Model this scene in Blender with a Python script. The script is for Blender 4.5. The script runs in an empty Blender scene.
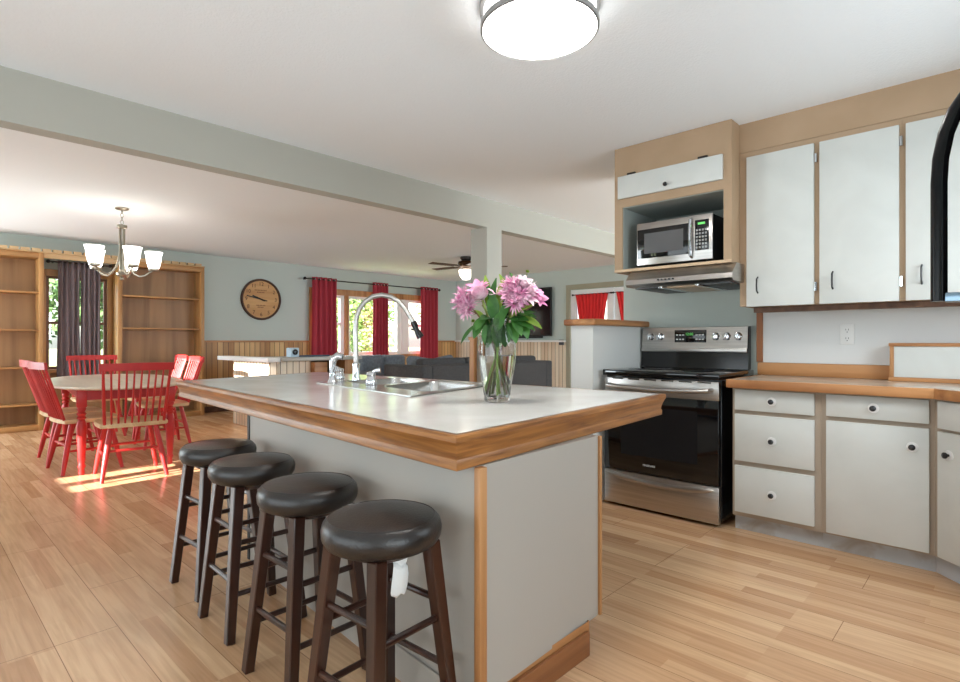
import bpy, bmesh, math, random
from mathutils import Vector, Matrix
random.seed(7)
S = bpy.context.scene
COL = S.collection
PI = math.pi

# ------------------------------------------------------------ camera, world, sun, added fill lights, exposure
cam = bpy.data.objects.new('camera', bpy.data.cameras.new('camera'))
COL.objects.link(cam)
cam.location = (0, 0, 1.106)
cam.rotation_euler = (PI / 2, 0, math.atan2(.6878, .7259) - PI / 2)
cam.data.sensor_width = 36
cam.data.lens = 554 / 960 * 36
cam.data.clip_start = .02
S.camera = cam
S.view_settings.view_transform = 'Standard'
S.view_settings.look = 'None'
S.view_settings.gamma = 1
S.view_settings.use_curve_mapping = False
S.view_settings.exposure = .27
S.cycles.use_denoising = True
S.cycles.max_bounces = 10
S.cycles.sample_clamp_indirect = 4

w = bpy.data.worlds.new('sky_world'); S.world = w; w.use_nodes = True
nt = w.node_tree; bg = nt.nodes['Background']
sky = nt.nodes.new('ShaderNodeTexSky'); sky.sky_type = 'NISHITA'; sky.sun_disc = False
sky.sun_elevation = math.radians(38); sky.sun_rotation = math.radians(200); sky.air_density = 1.0; sky.dust_density = 2.5
nt.links.new(sky.outputs[0], bg.inputs[0]); bg.inputs[1].default_value = .75

def light(name, kind, loc, direction, energy, color, **kw):
    l = bpy.data.lights.new(name, kind); l.energy = energy; l.color = color
    for k, v in kw.items(): setattr(l, k, v)
    o = bpy.data.objects.new(name, l); COL.objects.link(o); o.location = loc
    o.rotation_euler = Vector(direction).to_track_quat('-Z', 'Y').to_euler()
    return o
light('sun', 'SUN', (-20, 10, 12), (1, .05, -.32), 34.0, (1, .97, .93), angle=.01)
def window_light(name, loc, d, sx, sy, e, c=(.83, .93, 1)):  # added area lamps for fill, with no modelled windows behind them
    light(name, 'AREA', loc, d, e, c, shape='RECTANGLE', size=sx, size_y=sy)
window_light('fill_left', (-1.5, 1.6, 1.25), (1, 0, .3), 3.6, 2.0, 56)  # added unseen fill from the left, angled up at the ceiling
window_light('fill_kitchen', (2.55, -.66, 1.45), (-.15, 1, -.35), 1.1, .9, 30)  # added unseen fill for the range side and right-hand floor
window_light('fill_rear', (.1, -2.4, 1.35), (.05, 1, .3), 2.2, 1.9, 76)  # added fill behind the camera, tilted up to lift the ceiling
window_light('fill_living', (6.3, -.9, 1.4), (0, 1, 0), 3.6, 1.8, 165)  # added fill hidden behind the kitchen wall, brightens the living room
window_light('fill_dining', (-1.5, 7.9, 1.2), (1, -.1, 0), 2.2, 1.6, 120)  # added unseen fill for the dining end, from the left

window_light('fill_garden', (6.5, 10.9, 3.4), (-.05, -1, -.62), 4.5, 1.9, 1300)  # added lamp outside, above the window view, throws extra light into the living room

# ------------------------------------------------------------ helpers
def lin(c): return tuple(((v / 255) / 12.92 if v / 255 <= .04045 else ((v / 255 + .055) / 1.055) ** 2.4) for v in c) + (1,)

def mat(name, rgb, rough=.5, metal=0, rgb2=None, scale=8, stretch=(1, 1, 1), bump=0, bscale=60, emit=0, detail=3, coat=0, spec=.5, contrast=(.35, .65)):
    m = bpy.data.materials.new(name); m.use_nodes = True
    n = m.node_tree.nodes; l = m.node_tree.links; p = n['Principled BSDF']
    p.inputs['Base Color'].default_value = lin(rgb); p.inputs['Roughness'].default_value = rough
    p.inputs['Metallic'].default_value = metal; p.inputs['Coat Weight'].default_value = coat
    p.inputs['Specular IOR Level'].default_value = spec
    if emit:
        p.inputs['Emission Color'].default_value = lin(rgb); p.inputs['Emission Strength'].default_value = emit
    if rgb2 or bump:
        tc = n.new('ShaderNodeTexCoord'); mp = n.new('ShaderNodeMapping'); mp.inputs['Scale'].default_value = stretch
        l.new(tc.outputs['Object'], mp.inputs[0])
    if rgb2:
        t = n.new('ShaderNodeTexNoise'); t.inputs['Scale'].default_value = scale; t.inputs['Detail'].default_value = detail
        t.inputs['Distortion'].default_value = .6
        r = n.new('ShaderNodeValToRGB')
        r.color_ramp.elements[0].color = lin(rgb); r.color_ramp.elements[1].color = lin(rgb2)
        r.color_ramp.elements[0].position, r.color_ramp.elements[1].position = contrast
        l.new(mp.outputs[0], t.inputs[0]); l.new(t.outputs[0], r.inputs[0]); l.new(r.outputs[0], p.inputs['Base Color'])
    if bump:
        t2 = n.new('ShaderNodeTexNoise'); t2.inputs['Scale'].default_value = bscale; t2.inputs['Detail'].default_value = 3
        b = n.new('ShaderNodeBump'); b.inputs['Strength'].default_value = bump; b.inputs['Distance'].default_value = .01
        l.new(tc.outputs['Object'], t2.inputs[0]); l.new(t2.outputs[0], b.inputs['Height']); l.new(b.outputs[0], p.inputs['Normal'])
    return m

def wood(name, a, b, axis='z', rough=.45, scale=5, coat=0):
    st = {'x': (.12, 2.2, 2.2), 'y': (2.2, .12, 2.2), 'z': (2.2, 2.2, .12)}[axis]
    return mat(name, a, rough, rgb2=b, scale=scale, stretch=st, detail=5, coat=coat)

def glass_mat(name, tint=(1, 1, 1), refl=.08):
    m = bpy.data.materials.new(name); m.use_nodes = True
    n = m.node_tree.nodes; l = m.node_tree.links; n.remove(n['Principled BSDF'])
    t = n.new('ShaderNodeBsdfTransparent'); t.inputs[0].default_value = tint + (1,)
    g = n.new('ShaderNodeBsdfGlossy'); g.inputs['Roughness'].default_value = .02
    mx = n.new('ShaderNodeMixShader'); mx.inputs[0].default_value = refl
    l.new(t.outputs[0], mx.inputs[1]); l.new(g.outputs[0], mx.inputs[2]); l.new(mx.outputs[0], n['Material Output'].inputs[0])
    return m

def box(bm, x0, x1, y0, y1, z0, z1, b=0, seg=2, M=None):
    m = Matrix.Translation(((x0 + x1) / 2, (y0 + y1) / 2, (z0 + z1) / 2)) @ Matrix.Diagonal((abs(x1 - x0), abs(y1 - y0), abs(z1 - z0), 1))
    if M is not None: m = M @ m
    v = bmesh.ops.create_cube(bm, size=1, matrix=m)['verts']
    if b:
        e = list({e for q in v for e in q.link_edges})
        bmesh.ops.bevel(bm, geom=e, offset=b, segments=seg, affect='EDGES', profile=.5)

def tube(bm, pts, r, n=10, caps=True, square=False, roll=0):
    pts = [Vector(p) for p in pts]
    rs = r if isinstance(r, (list, tuple)) else [r] * len(pts)
    rings = []; up = None
    for i, p in enumerate(pts):
        t = (pts[min(i + 1, len(pts) - 1)] - pts[max(i - 1, 0)]).normalized()
        if up is None:
            up = Vector((1, 0, 0)) if abs(t.x) < .8 else Vector((0, 1, 0))
        u = (up - t * up.dot(t)).normalized(); v = t.cross(u); up = u
        k = 4 if square else n
        ring = []
        for j in range(k):
            a = 2 * PI * j / k + (PI / 4 if square else 0) + roll
            q = rs[i] * (math.sqrt(2) if square else 1)
            ring.append(bm.verts.new(p + u * math.cos(a) * q + v * math.sin(a) * q))
        rings.append(ring)
    for a, b in zip(rings, rings[1:]):
        k = len(a)
        for j in range(k): bm.faces.new((a[j], a[(j + 1) % k], b[(j + 1) % k], b[j]))
    if caps:
        bm.faces.new(rings[0][::-1]); bm.faces.new(rings[-1])

def lathe(bm, prof, c=(0, 0, 0), n=32, M=None, caps=True):
    """prof: list of (radius, z)."""
    rings = []
    for r, z in prof:
        ring = []
        for j in range(n):
            a = 2 * PI * j / n
            p = Vector((c[0] + r * math.cos(a), c[1] + r * math.sin(a), c[2] + z))
            if M is not None: p = M @ p
            ring.append(bm.verts.new(p))
        rings.append(ring)
    for a, b in zip(rings, rings[1:]):
        for j in range(n): bm.faces.new((a[j], a[(j + 1) % n], b[(j + 1) % n], b[j]))
    if caps:
        if prof[0][0] > 1e-5: bm.faces.new(rings[0][::-1])
        if prof[-1][0] > 1e-5: bm.faces.new(rings[-1])

def prism(bm, poly, z0, z1):
    lo = [bm.verts.new((x, y, z0)) for x, y in poly]; hi = [bm.verts.new((x, y, z1)) for x, y in poly]
    k = len(poly)
    for j in range(k): bm.faces.new((lo[j], lo[(j + 1) % k], hi[(j + 1) % k], hi[j]))
    bm.faces.new(lo[::-1]); bm.faces.new(hi)

def sect(bm, pts, y0, y1):
    """a section in (x, z) drawn out along y."""
    a = [bm.verts.new((x, y0, z)) for x, z in pts]; b = [bm.verts.new((x, y1, z)) for x, z in pts]
    k = len(pts)
    for j in range(k): bm.faces.new((a[j], a[(j + 1) % k], b[(j + 1) % k], b[j]))
    bm.faces.new(a[::-1]); bm.faces.new(b)

def N(): return bmesh.new()

def finish(name, bm, m, parent=None, local=False, smooth=True, angle=35):
    if parent is not None and not local:
        r = parent
        while r.parent is not None: r = r.parent
        bmesh.ops.translate(bm, verts=bm.verts, vec=-Vector(r.location))
    bmesh.ops.recalc_face_normals(bm, faces=bm.faces)
    me = bpy.data.meshes.new(name); bm.to_mesh(me); bm.free()
    for q in (m if isinstance(m, (list, tuple)) else [m]): me.materials.append(q)
    if smooth:
        me.shade_smooth(); me.set_sharp_from_angle(angle=math.radians(angle))
    o = bpy.data.objects.new(name, me); COL.objects.link(o)
    if parent is not None: o.parent = parent
    return o

def tag(o, label, cat, group=None):
    o['label'] = label; o['category'] = cat
    if group: o['group'] = group
    return o
def thing(name, label, cat, loc=(0, 0, 0), group=None):
    o = bpy.data.objects.new(name, None); COL.objects.link(o); o.location = loc
    o.empty_display_size = .1
    return tag(o, label, cat, group)
def struct(name, bm, m, parent=None, smooth=False):
    o = finish(name, bm, m, parent, smooth=smooth)
    if parent is None: o['kind'] = 'structure'
    return o
def bxo(name, m, parent, *a, b=0, seg=2):
    bm = N(); box(bm, *a, b=b, seg=seg); return finish(name, bm, m, parent)
def copy_tree(o, parent=None):
    c = o.copy(); COL.objects.link(c)
    if parent is not None: c.parent = parent
    for ch in [q for q in bpy.data.objects if q.parent == o]: copy_tree(ch, c)
    return c
def text(name, body, size, m, M, parent, extrude=.0005):
    cu = bpy.data.curves.new(name, 'FONT'); cu.body = body; cu.size = size; cu.extrude = extrude
    cu.align_x = 'CENTER'; cu.align_y = 'CENTER'; cu.materials.append(m)
    tmp = bpy.data.objects.new(name, cu); COL.objects.link(tmp)
    me = bpy.data.meshes.new_from_object(tmp.evaluated_get(bpy.context.evaluated_depsgraph_get()))
    bpy.data.objects.remove(tmp)
    if not me.materials: me.materials.append(m)
    o = bpy.data.objects.new(name, me); COL.objects.link(o)
    r = parent
    while r.parent is not None: r = r.parent
    o.parent = parent
    o.matrix_local = Matrix.Translation(-Vector(r.location)) @ M
    return o

# ------------------------------------------------------------ materials
M_ceil = mat('ceiling_paint', (242, 245, 248), .9, bump=.25, bscale=90)
M_green = mat('green_grey_paint', (196, 205, 199), .8)
M_beam = mat('beam_paint', (178, 176, 166), .8)
M_white = mat('white_paint', (228, 229, 226), .6)
M_splash = mat('splash_panel', (226, 227, 226), .45)
M_tan = mat('tan_paint', (183, 155, 126), .6, rgb2=(176, 148, 118), scale=3)
M_taupe = mat('taupe_frame_paint', (176, 160, 142), .55)
M_door = mat('cabinet_white', (216, 218, 214), .45, rgb2=(209, 211, 207), scale=4)
M_island = mat('island_panel', (176, 170, 162), .45)
M_niche = mat('niche_paint', (160, 167, 162), .6)
M_oakx = wood('oak_x', (148, 92, 50), (198, 142, 90), 'x')
M_oaky = wood('oak_y', (148, 92, 50), (198, 142, 90), 'y')
M_oakz = wood('oak_z', (156, 102, 58), (202, 150, 98), 'z')
M_lip = mat('worn_oak_lip', (112, 66, 30), .38, rgb2=(168, 112, 58), scale=4, stretch=(.9, .9, 14), detail=6, contrast=(.3, .62))
M_ply = wood('plywood_panel', (134, 96, 60), (172, 130, 86), 'z', scale=3)
M_case = wood('bookcase_oak', (150, 106, 60), (190, 142, 88), 'x')
M_casez = wood('bookcase_oak_upright', (150, 106, 60), (190, 142, 88), 'z')
M_redbrown = mat('reddish_window_frame', (120, 78, 58), .5)
M_darkwood = mat('dark_cleat', (92, 66, 52), .6, rgb2=(120, 88, 68), scale=20)
M_laminate = mat('white_laminate', (238, 237, 234), .14, rgb2=(226, 223, 218), scale=3, detail=6, spec=.6)
M_counter = mat('beige_laminate', (214, 200, 184), .2, rgb2=(196, 180, 162), scale=6)
M_steel = mat('brushed_steel', (196, 192, 188), .28, 1, rgb2=(180, 176, 172), scale=6, stretch=(1, .3, 12))
M_sink = mat('sink_steel', (205, 206, 206), .25, 1)
M_chrome = mat('chrome', (222, 224, 228), .08, 1)
M_nickel = mat('brushed_nickel', (170, 164, 150), .3, 1)
M_black = mat('black_gloss', (14, 14, 16), .12)
M_blackglass = mat('black_glass', (9, 9, 11), .05, coat=.3)
M_blackm = mat('black_matte', (22, 21, 22), .5)
M_grayglass = mat('grey_window_glass', (98, 98, 100), .2)
M_knob = mat('dark_bronze_knob', (36, 34, 36), .3)
M_leather = mat('brown_leather', (28, 23, 21), .34, rgb2=(37, 30, 27), scale=9, bump=.12, bscale=160, spec=.6)
M_espresso = wood('espresso_wood', (34, 16, 11), (62, 30, 18), 'z', rough=.3, coat=.3)
M_red = mat('red_paint', (188, 40, 36), .4, rgb2=(172, 30, 30), scale=5)
M_seat = wood('pale_seat_wood', (196, 158, 112), (226, 196, 154), 'y', rough=.35)
M_top = wood('washed_table_wood', (206, 188, 164), (226, 212, 192), 'y', rough=.3)
M_curt = mat('red_curtain_cloth', (168, 48, 62), .8)
M_curtg = mat('grey_curtain_cloth', (112, 98, 100), .9)
M_curtd = mat('scarlet_curtain_cloth', (214, 34, 34), .8)
M_rod = mat('dark_rod', (48, 42, 40), .4, .6)
M_sofa = mat('charcoal_fabric', (62, 60, 60), .9, rgb2=(76, 74, 74), scale=60, bump=.3, bscale=200)
M_sofab = mat('blue_grey_fabric', (104, 110, 118), .9, rgb2=(124, 130, 138), scale=30, bump=.3, bscale=200)
M_shade = mat('frosted_shade', (255, 251, 244), .4, emit=2.4)
M_diff = mat('lamp_diffuser', (255, 252, 246), .4, emit=27)
M_drum = mat('lamp_drum_glass', (255, 254, 250), .3, emit=3.6)
M_greyrim = mat('lamp_rim', (150, 150, 150), .4, .5)
M_glass = glass_mat('window_pane')
M_leaf = mat('leaf_green', (66, 120, 44), .5, rgb2=(40, 88, 30), scale=14)
M_leafy = mat('leaf_yellow_green', (150, 180, 60), .5, rgb2=(118, 150, 48), scale=14)
M_stem = mat('stem_green', (120, 150, 76), .5, rgb2=(140, 110, 70), scale=9)
M_pink = mat('petal_pink', (240, 178, 204), .6, rgb2=(224, 132, 180), scale=30)
M_pale = mat('petal_pale_pink', (250, 230, 234), .6, rgb2=(240, 192, 212), scale=20)
M_mag = mat('petal_magenta', (220, 128, 178), .6, rgb2=(246, 208, 224), scale=30)
M_foliage = mat('tree_foliage', (62, 92, 50), .8, rgb2=(98, 128, 68), scale=2)
M_foliageb = mat('bush_foliage', (112, 142, 66), .8, rgb2=(140, 166, 88), scale=2)
M_bark = mat('bark', (84, 70, 58), .9, bump=.6, bscale=20)
M_lawn = mat('lawn_grass', (142, 156, 96), .95, rgb2=(160, 170, 112), scale=2)
M_sage = mat('sage_door_casing', (158, 152, 130), .6)
M_tv = mat('tv_screen', (10, 11, 13), .12)
M_white2 = mat('bright_white', (240, 240, 238), .5)
M_worn = mat('worn_kick', (190, 192, 194), .7, rgb2=(160, 142, 122), scale=7, contrast=(.5, .75))
M_lime = mat('display_green', (120, 230, 120), .5, emit=.25)
M_clockf = wood('clock_face_wood', (192, 142, 90), (212, 166, 112), 'x', rough=.6)
M_dkbr = mat('clock_brown', (70, 40, 22), .6)

def floor_mat():
    m = bpy.data.materials.new('laminate_floor'); m.use_nodes = True
    n = m.node_tree.nodes; l = m.node_tree.links; p = n['Principled BSDF']
    tc = n.new('ShaderNodeTexCoord'); mp = n.new('ShaderNodeMapping'); mp.inputs['Rotation'].default_value = (0, 0, PI / 2)
    l.new(tc.outputs['Object'], mp.inputs[0])
    def brick(wd, h, mortar):
        b = n.new('ShaderNodeTexBrick'); b.inputs['Scale'].default_value = 1
        b.inputs['Brick Width'].default_value = wd; b.inputs['Row Height'].default_value = h
        b.inputs['Mortar Size'].default_value = mortar; b.offset = .37; b.offset_frequency = 3
        b.inputs['Color1'].default_value = (0, 0, 0, 1); b.inputs['Color2'].default_value = (1, 1, 1, 1)
        b.inputs['Mortar'].default_value = (.3, .3, .3, 1)
        l.new(mp.outputs[0], b.inputs[0]); return b
    b1 = brick(.62, .066, 0); b2 = brick(1.25, .198, .0014)
    r = n.new('ShaderNodeValToRGB'); e = r.color_ramp.elements
    e[0].color = lin((190, 146, 108)); e[1].color = lin((218, 180, 142)); l.new(b1.outputs[0], r.inputs[0])
    ms = n.new('ShaderNodeMapping'); ms.inputs['Scale'].default_value = (9, .5, 1); l.new(tc.outputs['Object'], ms.inputs[0])
    g = n.new('ShaderNodeTexNoise'); g.inputs['Scale'].default_value = 6; g.inputs['Detail'].default_value = 6; g.inputs['Distortion'].default_value = .5
    l.new(ms.outputs[0], g.inputs[0])
    gr = n.new('ShaderNodeValToRGB'); gr.color_ramp.elements[0].color = (.82, .77, .71, 1); gr.color_ramp.elements[1].color = (1.04, 1.03, 1.02, 1)
    gr.color_ramp.elements[0].position = .3; gr.color_ramp.elements[1].position = .62
    l.new(g.outputs[0], gr.inputs[0])
    mx = n.new('ShaderNodeMix'); mx.data_type = 'RGBA'; mx.blend_type = 'MULTIPLY'; mx.inputs[0].default_value = .85
    l.new(r.outputs[0], mx.inputs[6]); l.new(gr.outputs[0], mx.inputs[7])
    m2 = n.new('ShaderNodeMix'); m2.data_type = 'RGBA'; m2.blend_type = 'MIX'
    l.new(b2.outputs['Fac'], m2.inputs[0]); l.new(mx.outputs[2], m2.inputs[6]); m2.inputs[7].default_value = lin((142, 104, 72))
    l.new(m2.outputs[2], p.inputs['Base Color']); p.inputs['Roughness'].default_value = .27
    return m
M_floor = floor_mat()

def slat_mat(name, dark, light_, width=.085):
    m = bpy.data.materials.new(name); m.use_nodes = True
    n = m.node_tree.nodes; l = m.node_tree.links; p = n['Principled BSDF']
    tc = n.new('ShaderNodeTexCoord'); sx = n.new('ShaderNodeSeparateXYZ'); l.new(tc.outputs['Object'], sx.inputs[0])
    ad = n.new('ShaderNodeMath'); ad.operation = 'ADD'; l.new(sx.outputs[0], ad.inputs[0]); l.new(sx.outputs[1], ad.inputs[1])
    dv = n.new('ShaderNodeMath'); dv.operation = 'DIVIDE'; dv.inputs[1].default_value = width; l.new(ad.outputs[0], dv.inputs[0])
    fl = n.new('ShaderNodeMath'); fl.operation = 'FLOOR'; l.new(dv.outputs[0], fl.inputs[0])
    wn = n.new('ShaderNodeTexWhiteNoise'); wn.noise_dimensions = '1D'; l.new(fl.outputs[0], wn.inputs['W'])
    r = n.new('ShaderNodeValToRGB'); r.color_ramp.elements[0].color = lin(dark); r.color_ramp.elements[1].color = lin(light_)
    l.new(wn.outputs['Value'], r.inputs[0])
    fr = n.new('ShaderNodeMath'); fr.operation = 'FRACT'; l.new(dv.outputs[0], fr.inputs[0])
    lt = n.new('ShaderNodeMath'); lt.operation = 'LESS_THAN'; lt.inputs[1].default_value = .1; l.new(fr.outputs[0], lt.inputs[0])
    mp = n.new('ShaderNodeMapping'); mp.inputs['Scale'].default_value = (14, 14, .8); l.new(tc.outputs['Object'], mp.inputs[0])
    g = n.new('ShaderNodeTexNoise'); g.inputs['Scale'].default_value = 2; l.new(mp.outputs[0], g.inputs[0])
    mg = n.new('ShaderNodeMix'); mg.data_type = 'RGBA'; mg.blend_type = 'OVERLAY'; mg.inputs[0].default_value = .35
    l.new(r.outputs[0], mg.inputs[6]); l.new(g.outputs[0], mg.inputs[7])
    mx = n.new('ShaderNodeMix'); mx.data_type = 'RGBA'; l.new(lt.outputs[0], mx.inputs[0]); l.new(mg.outputs[2], mx.inputs[6])
    mx.inputs[7].default_value = lin((96, 66, 40)); l.new(mx.outputs[2], p.inputs['Base Color']); p.inputs['Roughness'].default_value = .45
    return m
M_slat = slat_mat('tongue_and_groove_pine', (166, 118, 66), (222, 182, 124))
M_slatw = slat_mat('pale_pine_boards', (206, 180, 150), (236, 222, 200))

# ------------------------------------------------------------ shell
CH = 2.44
X0, X1, Y0, Y1 = -1.6, 8.67, -2.5, 8.96
bm = N(); box(bm, X0, X1 + .12, Y0, Y1 + .12, -.1, 0); struct('floor', bm, M_floor)
bm = N(); box(bm, X0, X1 + .12, Y0, Y1 + .12, CH, CH + .1); struct('ceiling', bm, M_ceil)

def wall(name, axis, a0, a1, p0, p1, z0, z1, holes, m):
    """axis 'x' runs along x at y p0..p1, axis 'y' runs along y at x p0..p1; holes (a0,a1,z0,z1)."""
    bm = N()
    def b(u0, u1, w0, w1):
        if u1 - u0 < 1e-4 or w1 - w0 < 1e-4: return
        if axis == 'x': box(bm, u0, u1, p0, p1, w0, w1)
        else: box(bm, p0, p1, u0, u1, w0, w1)
    c = a0
    for h0, h1, q0, q1 in sorted(holes):
        b(c, h0, z0, z1); b(h0, h1, z0, q0); b(h0, h1, q1, z1); c = h1
    b(c, a1, z0, z1)
    return struct(name, bm, m)
wall('wall_far', 'x', X0, X1 + .12, Y1, Y1 + .12, 0, CH, [(1.33, 2.0, .74, 1.95), (5.12, 8.0, .84, 1.96)], M_green)
wall('wall_living', 'y', Y0, Y1, X1, X1 + .12, 0, CH, [(4.08, 5.88, 0, 2.06)], M_green)
wall('wall_sun_slots', 'y', Y0, Y1, X0 - .12, X0, 0, CH, [(4.8, 5.03, .80, 1.2), (5.16, 5.40, .80, 1.2), (6.25, 7.3, 1.92, 2.36)], M_green)  # unseen wall, openings shaped to drop sun patches on floor and bar slats
wall('wall_rear', 'x', X0, X1, Y0 - .12, Y0, 0, CH, [], M_green)
wall('wall_kitchen', 'y', -.84, 2.21, 4.0, 4.12, 0, CH, [], M_green)
wall('wall_corner', 'x', 1.95, 4.0, -.84, -.72, 0, CH, [], M_green)
# half wall beside the range, and its wooden cap
bm = N(); box(bm, 3.257, 4.0, 2.03, 2.2, 0, 1.213); struct('wall_half', bm, mat('half_wall_paint', (228, 230, 228), .6))
bm = N(); box(bm, 3.215, 4.02, 1.99, 2.245, 1.213, 1.257, b=.012); struct('trim_1', bm, M_oakx)
# beam across the ceiling and its post
bm = N(); box(bm, X0, X1, 3.53, 3.65, 2.176, CH); box(bm, 3.82, 4.03, 3.531, 3.74, 0, 2.18); struct('beam', bm, M_beam)
bm = N(); box(bm, 3.775, 3.819, 3.66, 3.715, 0, 1.115); box(bm, 3.765, 3.819, 3.65, 3.725, 1.115, 1.145, b=.004); struct('trim_2', bm, M_oakz)
# wainscot
bm = N()
for a0, a1, z1 in ((3.17, 5.04, 1.085), (5.04, 8.08, .78), (8.08, 8.67, 1.085)): box(bm, a0, a1, 8.945, 8.96, .09, z1)
struct('trim_3', bm, M_slat)
bm = N(); box(bm, 8.655, 8.67, 5.98, 8.945, .09, 1.085); struct('trim_4', bm, M_slatw)
bm = N(); box(bm, 3.17, 5.04, 8.925, 8.96, 1.085, 1.115, b=.006); box(bm, 8.08, 8.66, 8.925, 8.96, 1.085, 1.115, b=.006); struct('trim_5', bm, M_oakx)
bm = N(); box(bm, 8.59, 8.67, 5.98, 8.92, 1.085, 1.12, b=.006); struct('trim_6', bm, M_white2)
bm = N(); box(bm, 3.17, 8.67, 8.935, 8.96, 0, .09, b=.005); struct('baseboard_far', bm, M_darkwood)
bm = N(); box(bm, 8.645, 8.67, 5.98, 8.935, 0, .09, b=.005); struct('baseboard_living', bm, M_darkwood)

# ------------------------------------------------------------ windows of the far wall
def win_root(n): 
    o = bpy.data.objects.new('window_%d' % n, None); COL.objects.link(o); o['kind'] = 'structure'; return o
w1 = win_root(1)
bm = N()
for a in ((1.27, 1.33, .70, 2.03), (2.0, 2.06, .70, 2.03)): box(bm, a[0], a[1], 8.92, 8.96, a[2], a[3], b=.004)
box(bm, 1.27, 2.06, 8.918, 8.958, 1.95, 2.03, b=.004); box(bm, 1.25, 2.08, 8.86, 8.96, .69, .74, b=.006)
finish('casing', bm, M_casez, w1)
bm = N()
for x in (1.33, 1.965): box(bm, x, x + .035, 8.96, 9.01, .74, 1.95)
for z in (.74, 1.325, 1.915): box(bm, 1.365, 1.965, 8.962, 9.008, z, z + .035)
finish('sash', bm, M_redbrown, w1)
bm = N(); box(bm, 1.34, 1.99, 8.985, 8.99, .76, 1.93); finish('pane', bm, M_glass, w1)
w2 = win_root(2)
bm = N()
for x0, x1 in ((5.04, 5.12), (5.76, 5.84), (8.0, 8.08)): box(bm, x0, x1, 8.915, 8.96, .8, 2.0, b=.004)
box(bm, 5.04, 8.08, 8.91, 8.955, 1.95, 2.06, b=.004); box(bm, 5.0, 8.12, 8.86, 8.96, .79, .84, b=.006)
finish('casing', bm, M_oakz, w2)
bm = N()
for x0, x1 in ((5.12, 5.19), (5.68, 5.76), (5.84, 5.88), (7.0, 7.1), (7.2, 7.3), (7.93, 8.0)): box(bm, x0, x1, 8.95, 9.02, .84, 1.96)
for x0, x1 in ((5.19, 5.68), (5.88, 7.0), (7.3, 7.93)):
    box(bm, x0, x1, 8.955, 9.015, .84, .9); box(bm, x0, x1, 8.955, 9.015, 1.9, 1.96)
for x0, x1 in ((5.19, 5.68), (7.3, 7.93)): box(bm, x0, x1, 8.955, 9.015, 1.40, 1.45)
box(bm, 7.1, 7.2, 8.93, 9.0, .84, 1.96)
finish('sash', bm, M_white2, w2)
bm = N(); box(bm, 5.14, 7.98, 8.985, 8.99, .86, 1.94); finish('pane', bm, M_glass, w2)

def curtain(name, label, group, m, x0, x1, y, z0, z1, folds, amp, axis='x', waist=1.0, taper=1.0, seed=0):
    bm = N(); nx, nz = folds * 8, 14; rows = []
    rnd = random.Random(seed)
    ph = [rnd.uniform(-.5, .5) for _ in range(folds + 1)]
    for k in range(nz + 1):
        f = k / nz; z = z1 + (z0 - z1) * f
        sc = 1 + (taper - 1) * f
        cx = (x0 + x1) / 2; row = []
        for i in range(nx + 1):
            u = i / nx
            d = amp * (math.sin(2 * PI * folds * u + ph[int(u * folds)] * .3) + .25 * math.sin(7 * u + 3 * f + seed))
            xx = cx + (x0 + (x1 - x0) * u - cx) * sc + amp * .25 * math.sin(5 * f + 9 * u)
            p = (xx, y + d, z) if axis == 'x' else (y + d, xx, z)
            row.append(bm.verts.new(p))
        rows.append(row)
    for a, b in zip(rows, rows[1:]):
        for i in range(nx): bm.faces.new((a[i], a[i + 1], b[i + 1], b[i]))
    root = thing(name, label, 'curtain', ((x0 + x1) / 2, y, z0) if axis == 'x' else (y, (x0 + x1) / 2, z0), group)
    o = finish('cloth', bm, m, root, angle=80)
    md = o.modifiers.new('thickness', 'SOLIDIFY'); md.thickness = .004
    return root
def rod(label, axis, a0, a1, p, z, r=.011, group=None, wallp=None):
    mid = ((a0 + a1) / 2, p, z) if axis == 'x' else (p, (a0 + a1) / 2, z)
    t = thing('curtain_rod', label, 'curtain rod', mid, group)
    f = (lambda a, dp=0: (a, p + dp, z)) if axis == 'x' else (lambda a, dp=0: (p + dp, a, z))
    bm = N(); tube(bm, [f(a0), f(a1)], r, 12); finish('pole', bm, M_rod, t)
    for a in (a0, a1):
        bm = N(); bmesh.ops.create_uvsphere(bm, u_segments=14, v_segments=10, radius=r * 2.6, matrix=Matrix.Translation(f(a))); finish('finial', bm, M_rod, t)
    for a in (a0 + .06, a1 - .06):
        bm = N(); tube(bm, [f(a), f(a, wallp - p)], r * .8, 8); finish('bracket', bm, M_rod, t)
    return t
rod('long dark curtain rod above the three-part window', 'x', 4.88, 8.02, 8.80, 2.195, wallp=8.96)
for lab, a0, a1, s in (('red curtain panel hanging at the left end of the long window rod, near the clock', 5.02, 5.51, 1),
                       ('narrow red curtain panel gathered at the middle of the three-part window', 6.31, 6.66, 2),
                       ('red curtain panel hanging at the far right end of the long window rod', 7.50, 7.97, 3)):
    t = curtain('curtain', lab, 'red living room curtains', M_curt, a0, a1, 8.80, .35, 2.235, 5, .03, seed=s, taper=1.06)
    for k in range(5):
        bm = N(); xx = a0 + (a1 - a0) * (k + .5) / 5
        bmesh.ops.create_cone(bm, cap_ends=False, segments=14, radius1=.024, radius2=.024, depth=.012, matrix=Matrix.Translation((xx, 8.80, 2.195)) @ Matrix.Rotation(PI / 2, 4, 'Y'))
        finish('grommet', bm, M_chrome, t)
rod('short dark curtain rod above the bookcase window', 'x', 1.33, 2.0, 8.78, 2.115, r=.009, wallp=8.92)
curtain('curtain', 'left half of the grey curtain pair in the bookcase window', 'grey bookcase window curtains', M_curtg, 1.43, 1.66, 8.78, .55, 2.135, 4, .022, seed=5, taper=1.05)
curtain('curtain', 'right half of the grey curtain pair in the bookcase window', 'grey bookcase window curtains', M_curtg, 1.665, 1.89, 8.775, .55, 2.135, 4, .022, seed=8, taper=.95)

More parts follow.
